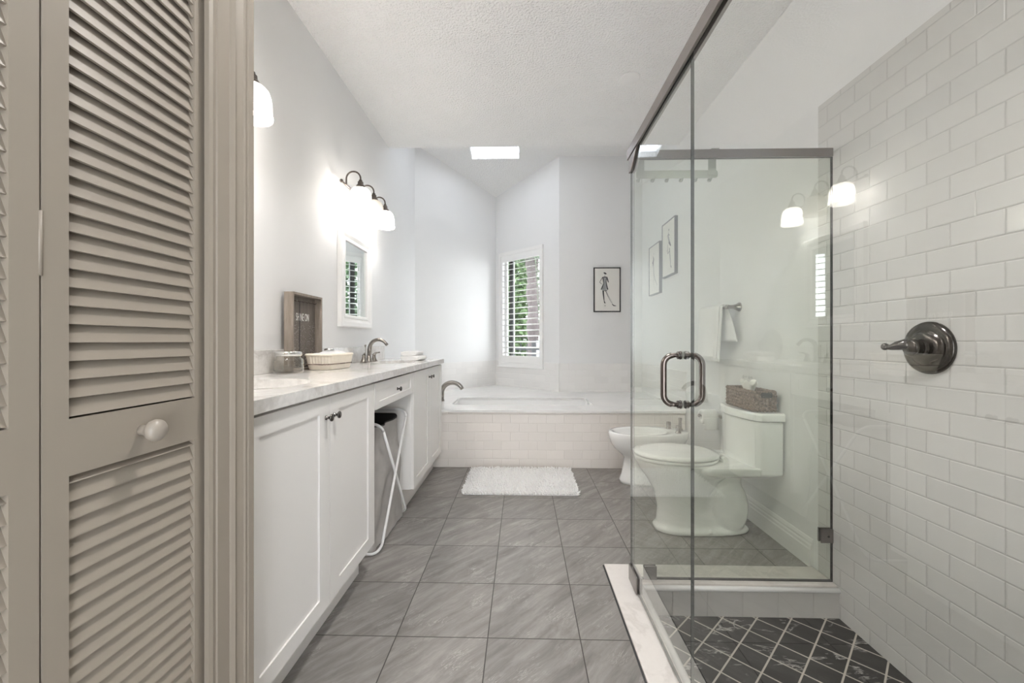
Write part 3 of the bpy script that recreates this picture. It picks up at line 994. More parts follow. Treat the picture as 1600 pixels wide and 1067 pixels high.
# folded washcloth and small silver tin in it
mb = MB()
def wc(u, v):
    x = (u - 0.5) * 0.106; y = (v - 0.5) * 0.225
    h = CT1 + 0.078 + (0.006 + 0.016 * v) * (1 - (2 * u - 1) ** 4) * (1 - (2 * v - 1) ** 4) + 0.0035 * mnoise.noise((u * 5, v * 7, 0.3))
    return bk((x, y, h))
mb.grid(wc, 18, 26)
link = link_mesh('washcloth', mb, 'towel', org=tuple(bc + Vector((0, 0, 0.08))), solid=0.010)
tag(link, 'folded white washcloth filling the cream rope basket', 'washcloth')
mb = MB(); c_ = bk((-0.02, 0.025, 0)); mb.lathe([(0.026, CT1 + 0.1005), (0.027, CT1 + 0.102), (0.027, CT1 + 0.109), (0.022, CT1 + 0.113), (0, CT1 + 0.114)], (c_.x, c_.y, 0), n=24)
tag(link_mesh('silver_tin', mb, 'chrome', org=(c_.x, c_.y, CT1 + 0.0975)), 'small round silver tin lying on the washcloth', 'tin')

# rolled towel at the far end
mb = MB()
tc = Vector((-0.885, 3.33, CT1))
def fold(layers, L, W, h):
    pass
for (cx, cz, rx, rz, L, jit) in ((0.0, 0.022, 0.088, 0.021, 0.235, 0.1), (-0.012, 0.058, 0.075, 0.019, 0.215, 1.7)):
    rings = []
    for i in range(17):
        u = i / 16
        y = (u - 0.5) * L
        ring = []
        for k in range(28):
            a = 2 * pi * k / 28
            e = 0.55
            ex = abs(cos(a)) ** e * (1 if cos(a) >= 0 else -1); ez = abs(sin(a)) ** e * (1 if sin(a) >= 0 else -1)
            s_ = 1 - 0.25 * abs(2 * u - 1) ** 6
            w = 0.004 * mnoise.noise((ex * 2 + jit, u * 5, ez * 2))
            ring.append(tc + Vector((cx + (rx + w) * ex * s_, y + 0.006 * sin(3 * ex), cz + (rz + w * 0.5) * ez * (0.9 if ez < 0 else s_))))
        rings.append(ring)
    mb.loft(rings, True)
lo = min(q.z for q in mb.v)
for q in mb.v: q.z += CT1 + 0.0008 - lo
tag(link_mesh('hand_towel', mb, 'towel', org=tuple(tc)), 'folded white hand towel lying at the far end of the worktop', 'towel')

# ------------------------------------------------------------------ mirror
root = thing('wall_mirror', 'white framed wall mirror above the far sink', 'mirror', (XL, 2.945, 1.53))
MY0, MY1, MZ0, MZ1 = 2.690, 3.245, 1.200, 1.875
mb = MB()
pr = [(0.0, 0.001), (0.0, 0.028), (0.010, 0.032), (0.035, 0.030), (0.045, 0.026), (0.062, 0.018), (0.066, 0.024), (0.082, 0.022), (0.086, 0.010), (0.086, 0.001)]
def frame_loft(mb, a0, a1, b0, b1, pr, mapf):
    rings = []
    for (ca, cb, sa, sb) in ((a0, b0, 1, 1), (a1, b0, -1, 1), (a1, b1, -1, -1), (a0, b1, 1, -1)):
        rings.append([mapf(ca + sa * i, cb + sb * i, h) for i, h in pr])
    rings.append(rings[0])
    mb.loft(rings, False, smooth=False)
frame_loft(mb, MY0, MY1, MZ0, MZ1, pr, lambda a, b_, h: (XL + h, a, b_))
link_mesh('frame', mb, 'trim', root, bev=0.0015)
mb = MB().prism([(XL + 0.0035, MY0 + 0.084), (XL + 0.0120, MY0 + 0.084), (XL + 0.0090, MY1 - 0.084), (XL + 0.0035, MY1 - 0.084)], MZ0 + 0.084, MZ1 - 0.084)
link_mesh('mirror_glass', mb, 'mirror', root)

# ------------------------------------------------------------------ vanity lights
def vanity_light(yc, lit, label):
    root = thing('vanity_light', label, 'wall light', (XL, yc, 2.13), 'three-shade vanity lights')
    mb = MB()
    mb.lathe([(0.058, 0.001), (0.058, 0.010), (0.050, 0.018), (0.020, 0.022), (0.010, 0.050)], (XL, yc, 2.135), (1, 0, 0), 32)
    link_mesh('wall_plate', mb, 'bronze', root)
    xb2, zb = XL + 0.052, 2.143
    mb = MB()
    mb.tube([(xb2, yc - 0.315, zb), (xb2, yc + 0.315, zb)], 0.0060, 12)
    mb.ball((xb2, yc - 0.319, zb), 0.012, 14); mb.ball((xb2, yc + 0.319, zb), 0.012, 14)
    link_mesh('crossbar', mb, 'bronze', root)
    for i, dy in enumerate((-0.245, 0.0, 0.245)):
        y = yc + dy
        xs = XL + 0.148
        r = (xs - xb2) / 2
        zc = 2.185
        mb = MB()
        pts = [(xb2, y, zb), (xb2, y, zb + 0.02)] + [(q.x, q.y, q.z) for q in arc((xb2 + r, y, zc), r, pi, 0, 15, (1, 0, 0), (0, 0, 1))] + [(xs, y, 2.165)]
        mb.tube(pts, 0.0055, 10)
        link_mesh('gooseneck_arm', mb, 'bronze', root)
        mb = MB()
        mb.lathe([(0.0, 2.176), (0.011, 2.175), (0.012, 2.165), (0.018, 2.162), (0.019, 2.146), (0.024, 2.142), (0.034, 2.126), (0.038, 2.118), (0.036, 2.116), (0.0, 2.116)], (xs, y, 0), n=24)
        link_mesh('socket_cup', mb, 'bronze', root)
        mb = MB()
        out = [(0.030, 2.122), (0.046, 2.117), (0.059, 2.103), (0.066, 2.080), (0.069, 2.052), (0.069, 2.016), (0.073, 2.009), (0.073, 1.996), (0.070, 1.991)]
        inn = [(rr - 0.003, zz) for rr, zz in out[::-1]]
        mb.lathe(out + inn, (xs, y, 0), n=72, caps=False, rib=0.012, ribn=24)
        sh = link_mesh('glass_shade', mb, 'shade', root)
        mb = MB(); mb.ball((xs, y, 2.035), 0.026, 16, sc=(1, 1, 1.15)); mb.tube([(xs, y, 2.06), (xs, y, 2.117)], 0.013, 12, mi=1)
        link_mesh('bulb', mb, ['bulb_on' if lit[i] else 'bulb_off', 'trim'], root)
    return root
vanity_light(2.957, (1, 0, 1), 'three-shade bronze vanity light above the framed mirror, its middle bulb unlit')
vanity_light(1.368, (1, 1, 1), 'bronze vanity light near the closet casing, one glowing shade showing')

# ------------------------------------------------------------------ folding hamper under the drawer
root = thing('laundry_hamper', 'folding laundry hamper with white metal legs and grey bag under the drawer', 'hamper', (-0.93, 2.36, 0.0))
def hamper_frame(yb, yt, zb_, zt_, xo, name):
    # rounded rectangular loop from (low y=yb) to (high y=yt)
    dv = Vector((0, yt - yb, zt_ - zb_))
    L = dv.length; dv.normalize()
    xf, xk = -0.738 + xo, -1.13 - xo * 0
    pts2 = rrect(xk, xf, 0, L, 0.055, 6)
    mb = MB()
    P = [Vector((x, yb, zb_)) + dv * s_ for x, s_ in pts2]
    mb.tube(P + [P[0]], 0.0075, 10)
    return link_mesh(name, mb, 'white_metal', root)
hamper_frame(2.085, 2.575, 0.010, 0.672, 0.012, 'leg_frame')
hamper_frame(2.610, 2.135, 0.010, 0.668, 0.0, 'leg_frame')
# bag
bt = dict(x0=-1.115, x1=-0.762)
def bag_ring(z, inset=0.0, seed=0):
    u = z / 0.655
    ya = 2.105 + 0.045 * u; yb = 2.590 - 0.030 * u
    pinch = 0.035 * sin(pi * min(1, u)) 
    ring = []
    for i, (x, y) in enumerate(rrect(bt['x0'] + inset, bt['x1'] - inset, ya + inset + pinch * 0.3, yb - inset - pinch * 0.3, 0.03, 10)):
        f = 0.020 * mnoise.noise((x * 9, y * 8, z * 4.5 + 3)) + 0.009 * mnoise.noise((x * 22, y * 26, z * 9))
        xx = x + (f if x > -0.9 else 0) - (0.012 * u if x > -0.9 else 0)
        ring.append(Vector((min(xx, -0.750), y + f * 0.3, z)))
    # subdivide long edges
    out = []
    n = len(ring)
    for i in range(n):
        p_, q_ = ring[i], ring[(i + 1) % n]
        k = max(1, int((q_ - p_).length / 0.03))
        for j in range(k):
            w = p_.lerp(q_, j / k)
            if j: 
                f = 0.020 * mnoise.noise((w.x * 9, w.y * 9, w.z * 4)) + 0.010 * mnoise.noise((w.x * 25, w.y * 28, w.z * 8))
                w = w + Vector((min(f, 0.008) if w.x > -0.9 else 0, 0, 0))
            out.append(w)
    return out
base = [bag_ring(0.008 + 0.62 * i / 22) for i in range(23)]
n_min = min(len(r) for r in base)
base = [resample(r, 96) for r in base]
for r in base[-2:]:
    for q in r:
        q.z += 0.02 * (abs(q.y - 2.36) / 0.22) ** 2
mb = MB(); mb.loft(base, False)
mb.add(base[0], [tuple(range(95, -1, -1))])
bag = link_mesh('bag', mb, 'canvas', root, recalc=False)
top = base[-1]
mid = Vector((sum(q.x for q in top) / 96, sum(q.y for q in top) / 96, 0))
r1 = [q + (mid - q) * Vector((0.015, 0.015, 0)).x + Vector((0, 0, 0.006)) for q in top]
r1 = [Vector((q.x + (mid.x - q.x) * 0.02, q.y + (mid.y - q.y) * 0.02, q.z + 0.008)) for q in top]
r2 = [Vector((q.x + (mid.x - q.x) * 0.16, q.y + (mid.y - q.y) * 0.14, q.z - 0.06)) for q in top]
r3 = [Vector((q.x + (mid.x - q.x) * 0.25, q.y + (mid.y - q.y) * 0.22, 0.30)) for q in top]
mb = MB(); mb.loft([top, r1, r2, r3], False); mb.add(r3, [tuple(range(96))])
tag(link_mesh('bag_lining', mb, 'lining', root, recalc=False), 'black lining inside the bag')

# ------------------------------------------------------------------ bathtub
root = thing('bathtub', 'built-in white bathtub with marble deck and tiled front', 'bathtub', (0.0, 4.2, 0.0))
mb = MB()
hole = rrect(-0.675, 0.668, 3.885, 4.375, 0.07, 6)
deck = [(XL + 0.009, 3.566), (XR - 0.009, 3.566), (XR - 0.009, 4.878), (P3[0] - 0.004, 4.878), (P2[0], P2[1] - 0.012), (XL + 0.009, 4.665)]
ring_plate(mb, deck, hole, 0.484, 0.502, 90)
link_mesh('marble_deck', mb, 'marble', root)
mb = MB().box(XL + 0.009, XR - 0.009, 3.586, 3.61, 0.0, 0.4835)
link_mesh('tiled_apron', mb, 'apron_tile', root, uv=lambda q: (q.x, q.z))
mb = MB()
rings = []
for ins, z in ((-0.03, 0.4838), (-0.009, 0.4838), (-0.007, 0.47), (0.012, 0.36), (0.03, 0.22), (0.06, 0.12), (0.11, 0.085), (0.2, 0.08)):
    rings.append([(x, y, z) for x, y in rrect(-0.675 + ins * 1.8, 0.668 - ins * 2.4, 3.885 + ins, 4.375 - ins, max(0.02, 0.08 - ins * 0.2), 6)])
mb.loft(rings, False); mb.add(rings[-1], [tuple(range(len(rings[-1])))])
link_mesh('basin', mb, 'tub', root)
# tub filler
root = thing('tub_spout', 'arched nickel tub spout at the left end of the tub deck', 'tub spout', (-0.812, 4.10, 0.502))
mb = MB()
mb.lathe([(0.034, 0.5025), (0.033, 0.512), (0.026, 0.530), (0.024, 0.545)], (-0.812, 4.10, 0), n=24)
link_mesh('base', mb, 'nickel', root)
mb = MB()
pts = [(-0.812, 4.10, 0.535), (-0.808, 4.10, 0.575)]
for k in range(13):
    a = pi * 0.97 - (pi * 0.78) * k / 12
    pts.append((-0.700 + 0.107 * cos(a), 4.10, 0.588 + 0.100 * sin(a)))
pts.append((pts[-1][0] + 0.013, 4.10, pts[-1][2] - 0.022))
rs = [0.028, 0.027] + [0.0260 - 0.005 * k / 12 for k in range(13)] + [0.0200]
mb.tube(pts, rs, 16)
link_mesh('spout', mb, 'nickel', root)

# ------------------------------------------------------------------ bath mat
mx0, mx1, my0, my1 = -0.437, 0.415, 2.925, 3.530
root = thing('bath_mat', 'shaggy white bath mat on the floor in front of the tub', 'bath mat', ((mx0 + mx1) / 2, (my0 + my1) / 2, 0))
mb = MB(); mb.prism(rrect(mx0 + 0.008, mx1 - 0.008, my0 + 0.008, my1 - 0.008, 0.02, 4), 0.001, 0.010)
link_mesh('backing', mb, 'mat', root)
random.seed(11)
mb = MB()
nx, ny = 62, 44
for i in range(nx):
    for j in range(ny):
        x = mx0 + 0.006 + (mx1 - mx0 - 0.012) * (i + random.random() * 0.7) / nx
        y = my0 + 0.006 + (my1 - my0 - 0.012) * (j + random.random() * 0.7) / ny
        h = random.uniform(0.016, 0.026)
        dx, dy = random.uniform(-0.012, 0.012), random.uniform(-0.012, 0.012)
        if j == 0: dy = -abs(dy) - 0.006; h *= 0.75
        if j == ny - 1: dy = abs(dy) + 0.006
        if i == 0: dx = -abs(dx) - 0.006; h *= 0.8
        if i == nx - 1: dx = abs(dx) + 0.006; h *= 0.8
        r = 0.0062
        n = 6
        rings = []
        for t_, rr in ((0, 0.9), (0.5, 1.05), (0.85, 0.8), (1.0, 0.25)):
            rings.append([(x + dx * t_ * t_ + r * rr * cos(2 * pi * k / n), y + dy * t_ * t_ + r * rr * sin(2 * pi * k / n), 0.006 + h * t_) for k in range(n)])
        mb.loft(rings, False); mb.add(rings[-1], [tuple(range(n))], 0, True)
tag(link_mesh('shag_pile', mb, 'mat', root, recalc=False), kind='stuff')

# ------------------------------------------------------------------ toilet and bidet
def egg(xc, xf, xb, hw, yc, z, n=40, pw=1.0, sq=2.0):
    # plan outline: front (towards -x) rounder, back flatter
    ring = []
    for k in range(n):
        a = 2 * pi * k / n
        ca, sa = cos(a), sin(a)
        e = 2.0 / sq
        px_ = (abs(ca) ** e) * (1 if ca > 0 else -1)
        py_ = (abs(sa) ** e) * (1 if sa > 0 else -1)
        L = (xb - xc) if px_ > 0 else (xc - xf)
        ring.append(Vector((xc + L * px_, yc + hw * py_, z)))
    return ring

root = thing('toilet', 'white one-piece toilet with closed lid behind the shower glass', 'toilet', (1.05, 2.443, 0.0))
yc = 2.443
mb = MB()
R = [egg(0.98, 0.775, 1.315, 0.112, yc, 0.0005, sq=2.6), egg(0.98, 0.772, 1.318, 0.113, yc, 0.022, sq=2.6), egg(0.96, 0.790, 1.20, 0.098, yc, 0.045, sq=2.3),
     egg(0.94, 0.795, 1.13, 0.096, yc, 0.13), egg(0.93, 0.780, 1.11, 0.108, yc, 0.22), egg(0.92, 0.735, 1.16, 0.145, yc, 0.30),
     egg(0.92, 0.690, 1.25, 0.172, yc, 0.36), egg(0.92, 0.672, 1.28, 0.182, yc, 0.395), egg(0.92, 0.668, 1.30, 0.184, yc, 0.418)]
mb.loft(R, True)
# trapway dome bulging out on both sides
T = []
for t_ in range(13):
    q_ = -1 + 2 * t_ / 12
    k_ = sqrt(max(0.0, 1 - abs(q_) ** 3.2)) * 0.92 + 0.08
    T.append([Vector((1.195 + 0.105 * k_ * cos(2 * pi * k / 28), yc + 0.118 * q_, 0.150 + 0.165 * k_ * sin(2 * pi * k / 28))) for k in range(28)])
mb.loft(T, True)
mb.loft([egg(1.18, 1.06, 1.28, 0.080, yc, 0.02, sq=3), egg(1.18, 1.06, 1.27, 0.072, yc, 0.20, sq=3), egg(1.16, 1.04, 1.27, 0.075, yc, 0.37, sq=3)], True)
# shelf that carries the tank
def plan(x0, x1, y0, y1, r, z, n=5): return [Vector((x, y, z)) for x, y in rrect(x0, x1, y0, y1, r, n)]
mb.loft([plan(1.02, 1.398, yc - 0.150, yc + 0.150, 0.05, 0.345), plan(0.99, 1.403, yc - 0.195, yc + 0.195, 0.04, 0.372), plan(0.98, 1.403, yc - 0.203, yc + 0.203, 0.03, 0.395), plan(1.00, 1.403, yc - 0.203, yc + 0.203, 0.03, 0.415)], True)
ob = link_mesh('bowl', mb, 'ceramic', root)
md = ob.modifiers.new('fuse', 'REMESH'); md.mode = 'VOXEL'; md.voxel_size = 0.007; md.use_smooth_shade = True
md = ob.modifiers.new('smooth', 'SMOOTH'); md.factor = 0.6; md.iterations = 7
# tank: bowed front
def tank_ring(z, g=0.0):
    out = [Vector((1.403, yc - 0.206 - g, z))]
    n = 14
    for k in range(n + 1):
        u = k / n * 2 - 1
        out.append(Vector((1.262 - g - 0.035 * (1 - u * u), yc + (0.180 + g) * u, z)))
    out.insert(1, Vector((1.285 - g * 0.5, yc - 0.206 - g, z)))
    out.append(Vector((1.285 - g * 0.5, yc + 0.206 + g, z)))
    out.append(Vector((1.403, yc + 0.206 + g, z)))
    return out
mb = MB(); mb.loft([tank_ring(0.372, -0.004), tank_ring(0.385), tank_ring(0.6645, 0.002)], True, smooth=False)
link_mesh('tank', mb, 'ceramic', root, bev=0.012, seg=3)
mb = MB(); mb.loft([tank_ring(0.670, 0.008), tank_ring(0.672, 0.012), tank_ring(0.704, 0.012), tank_ring(0.714, 0.004)], True, smooth=False)
link_mesh('tank_lid', mb, 'ceramic', root, bev=0.005, seg=3)
mb = MB(); mb.loft([egg(0.92, 0.664, 1.135, 0.187, yc, 0.421, sq=2.1), egg(0.92, 0.660, 1.138, 0.190, yc, 0.426, sq=2.1), egg(0.92, 0.662, 1.137, 0.189, yc, 0.437, sq=2.1)], True)
link_mesh('seat', mb, 'ceramic', root, bev=0.002)
mb = MB(); mb.loft([egg(0.92, 0.664, 1.135, 0.187, yc, 0.4405, sq=2.1), egg(0.92, 0.658, 1.140, 0.192, yc, 0.446, sq=2.1), egg(0.92, 0.660, 1.138, 0.190, yc, 0.456, sq=2.1), egg(0.92, 0.70, 1.10, 0.155, yc, 0.461, sq=2.1), egg(0.92, 0.80, 1.02, 0.07, yc, 0.463, sq=2.1)], True)
link_mesh('seat_lid', mb, 'ceramic', root)
for s_ in (-1, 1):
    mb = MB(); mb.tube([(1.143, yc + s_ * 0.075 - 0.022, 0.436), (1.143, yc + s_ * 0.075 + 0.022, 0.436)], 0.011, 12); mb.box(1.135, 1.160, yc + s_ * 0.075 - 0.020, yc + s_ * 0.075 + 0.020, 0.414, 0.434)
    link_mesh('seat_hinge', mb, 'ceramic', root)
for s_ in (-1, 1):
    mb = MB(); mb.lathe([(0.014, 0.018), (0.014, 0.026), (0.010, 0.036), (0, 0.039)], (1.06, yc + s_ * 0.100, 0), n=16)
    link_mesh('bolt_cap', mb, 'ceramic', root)

yb_ = 3.255
root = thing('bidet', 'white pedestal bidet between the toilet and the tub', 'bidet', (1.0, yb_, 0.0))
mb = MB()
R = [egg(0.98, 0.765, 1.17, 0.112, yb_, 0.0005, sq=2.4), egg(0.98, 0.765, 1.17, 0.112, yb_, 0.02, sq=2.4), egg(0.98, 0.780, 1.14, 0.100, yb_, 0.06), egg(0.97, 0.795, 1.11, 0.095, yb_, 0.14),
     egg(0.96, 0.800, 1.11, 0.098, yb_, 0.195), egg(0.95, 0.770, 1.16, 0.125, yb_, 0.225), egg(0.95, 0.728, 1.22, 0.152, yb_, 0.26), egg(0.95, 0.698, 1.27, 0.170, yb_, 0.305), egg(0.95, 0.683, 1.30, 0.180, yb_, 0.355), egg(0.95, 0.680, 1.30, 0.182, yb_, 0.388),
     egg(0.95, 0.686, 1.295, 0.178, yb_, 0.398), egg(0.93, 0.712, 1.135, 0.152, yb_, 0.397), egg(0.93, 0.724, 1.125, 0.142, yb_, 0.385), egg(0.93, 0.75, 1.09, 0.115, yb_, 0.31), egg(0.93, 0.83, 1.02, 0.06, yb_, 0.275)]
mb.loft(R, True)
link_mesh('bowl', mb, 'ceramic', root)
ft = thing('bidet_faucet', 'nickel bidet faucet with two knob handles on the bidet rim', 'faucet', (1.20, yb_, 0.398))
mb = MB()
mb.lathe([(0.022, 0.3985), (0.021, 0.410), (0.013, 0.425), (0.011, 0.470), (0.014, 0.490), (0.015, 0.5), (0.0, 0.503)], (1.238, yb_, 0), n=20)
link_mesh('spout_column', mb, 'nickel', ft)
for dx, dy in ((1.175, 0.075), (1.195, -0.075)):
    mb = MB(); mb.lathe([(0.022, 0.3985), (0.020, 0.406), (0.016, 0.410), (0.018, 0.420), (0.019, 0.450), (0.016, 0.456), (0, 0.457)], (dx, yb_ + dy, 0), n=20)
    link_mesh('handle', mb, 'nickel', ft)

# wicker basket with tissue on the tank
wx0, wx1, wy0, wy1, wz = 1.262, 1.392, 2.272, 2.590, 0.7160
root = thing('wicker_basket', 'brown woven wicker basket standing on the toilet tank', 'basket', ((wx0 + wx1) / 2, (wy0 + wy1) / 2, wz))
random.seed(7)
mb = MB()
rows = 6
def perim(x0, x1, y0, y1, n):
    P = rrect(x0, x1, y0, y1, 0.012, 3)
    return resample([Vector((x, y, 0)) for x, y in P], n)
NP = 132
for r_ in range(rows):
    z = wz + 0.0105 + r_ * 0.0185
    for sgn in (0, 1):
        P = perim(wx0 + 0.006, wx1 - 0.006, wy0 + 0.006, wy1 - 0.006, NP)
        pts = []
        for k, q in enumerate(P):
            nx_ = (q - P[(k - 1) % NP]).normalized()
            out = Vector((nx_.y, -nx_.x, 0))
            ph = pi * k / 2.5 + r_ * pi * 0.5 + sgn * pi
            pts.append(q + out * (0.0035 * sin(ph)) + Vector((0, 0, z + 0.0062 * cos(ph) + random.uniform(-0.0012, 0.0012))))
        mb.tube(pts + [pts[0]], [random.uniform(0.0056, 0.0076) for _ in range(NP + 1)], 6, caps=False)
mb.box(wx0 + 0.008, wx1 - 0.008, wy0 + 0.008, wy1 - 0.008, wz + 0.0008, wz + 0.006)
link_mesh('woven_wall', mb, 'wicker', root, recalc=False)
mb = MB(); mb.box(wx0 - 0.0035, wx0 + 0.004, 2.305, 2.372, wz + 0.082, wz + 0.108); 
mb2 = MB(); mb2.box(1.30, 1.36, wy0 - 0.0035, wy0 + 0.004, wz + 0.076, wz + 0.106)  # solid dark block stands for the shade inside the handle opening
tag(link_mesh('handle_gap_shade', mb2, 'lining', root, bev=0.003), 'dark block for the shade in the handle opening')
mb = MB()
def tis(u, v):
    a = u * 2 * pi
    r = 0.012 + 0.042 * v + 0.010 * sin(3 * a + 1) * v
    return Vector((1.325 + r * 0.7 * cos(a), 2.43 + r * sin(a), wz + 0.045 + 0.105 * v ** 0.8 + 0.012 * sin(4 * a) * v))
mb.grid(tis, 28, 9, wrap=True)
tag(link_mesh('tissue', mb, 'tissue', org=(1.325, 2.43, wz + 0.05), solid=0.001), 'crumpled white tissue sticking up from the wicker basket', 'tissue')

# toilet paper holder and roll
root = thing('toilet_paper_holder', 'nickel toilet paper holder on the right wall beyond the tank', 'paper holder', (XR, 2.93, 0.575))
mb = MB(); mb.lathe([(0.026, 0.0005), (0.025, 0.008), (0.013, 0.016), (0.010, 0.028), (0.010, 0.040)], (XR, 2.885, 0.575), (-1, 0, 0), 20)
mb.tube([(XR - 0.032, 2.885, 0.575), (XR - 0.040, 2.895, 0.575), (XR - 0.040, 2.945, 0.575)], 0.007, 10)
link_mesh('post', mb, 'nickel', root)
mb = MB(); mb.tube([(XR - 0.034, 2.95, 0.575), (XR - 0.155, 2.95, 0.575)], 0.0075, 12); mb.ball((XR - 0.158, 2.95, 0.575), 0.012, 14)
link_mesh('bar', mb, 'nickel', root)
root = thing('toilet_roll', 'white toilet paper roll hanging on its holder by the tank', 'toilet paper', (XR - 0.095, 2.95, 0.56))
mb = MB(); mb.lathe([(0.018, -0.050), (0.051, -0.050), (0.052, -0.048), (0.052, 0.048), (0.051, 0.050), (0.018, 0.050), (0.018, -0.050)], (XR - 0.097, 2.95, 0.566), (1, 0, 0), 36, caps=False)
link_mesh('roll', mb, 'tissue', root)
mb = MB(); mb.grid(lambda u, v: Vector((XR - 0.147 + 0.100 * u, 2.8975 - 0.004 * sin(v * 3), 0.568 - 0.085 * v)), 6, 10)
link_mesh('loose_sheet', mb, 'tissue', root, solid=0.0008)

# towel bar and towel
root = thing('towel_bar', 'nickel towel bar on the right wall above the toilet', 'towel bar', (XR, 3.0, 1.325))
bx, bz = XR - 0.075, 1.325
for y in (2.712, 3.10):
    mb = MB(); mb.lathe([(0.030, 0.0005), (0.029, 0.006), (0.020, 0.020), (0.013, 0.045), (0.012, 0.062), (0.015, 0.070), (0.014, 0.088), (0, 0.092)], (XR, y, bz), (-1, 0, 0), 22)
    link_mesh('post', mb, 'nickel', root)
mb = MB(); mb.tube([(bx, 2.712, bz), (bx, 3.10, bz)], 0.009, 14)
link_mesh('bar', mb, 'nickel', root)
mb = MB()
def drape(off, ya, yb, zf, zk, ph, amp):
    NU, NV = 34, 40
    Lf, Lk = bz - zf, bz - zk
    tot = Lf + Lk + pi * (0.012 + off)
    def f(u, v):
        s_ = v * tot
        rr = 0.012 + off
        y = ya + (yb - ya) * u
        if s_ < Lf:
            t_ = (Lf - s_) / Lf
            x = bx - rr - amp * t_ * (0.45 + 0.55 * sin(u * 9 + ph)) - 0.004 * t_
            z = bz - (Lf - s_)
            y += (0.5 - u) * -0.03 * t_
        elif s_ < Lf + pi * rr:
            a = pi - (s_ - Lf) / rr
            x = bx + rr * cos(a); z = bz + rr * sin(a)
        else:
            t_ = (s_ - Lf - pi * rr) / Lk
            x = bx + rr + amp * 0.5 * t_ * (0.5 + 0.5 * sin(u * 8 + ph + 2)) + 0.004 * t_
            z = bz - (s_ - Lf - pi * rr)
            y -= (1 - u) * 0.10 * t_ ** 0.7
        return Vector((min(x, XR - 0.009), y, z))
    mb.grid(f, NU, NV)
drape(0.004, 2.755, 3.080, 0.965, 1.10, 0.6, 0.030)
drape(0.013, 2.775, 3.085, 0.985, 1.13, 2.1, 0.028)
tag(link_mesh('bath_towel', mb, 'towel', org=(bx, 2.93, bz), solid=0.006, recalc=False), 'white bath towel draped over the wall bar above the toilet', 'towel')

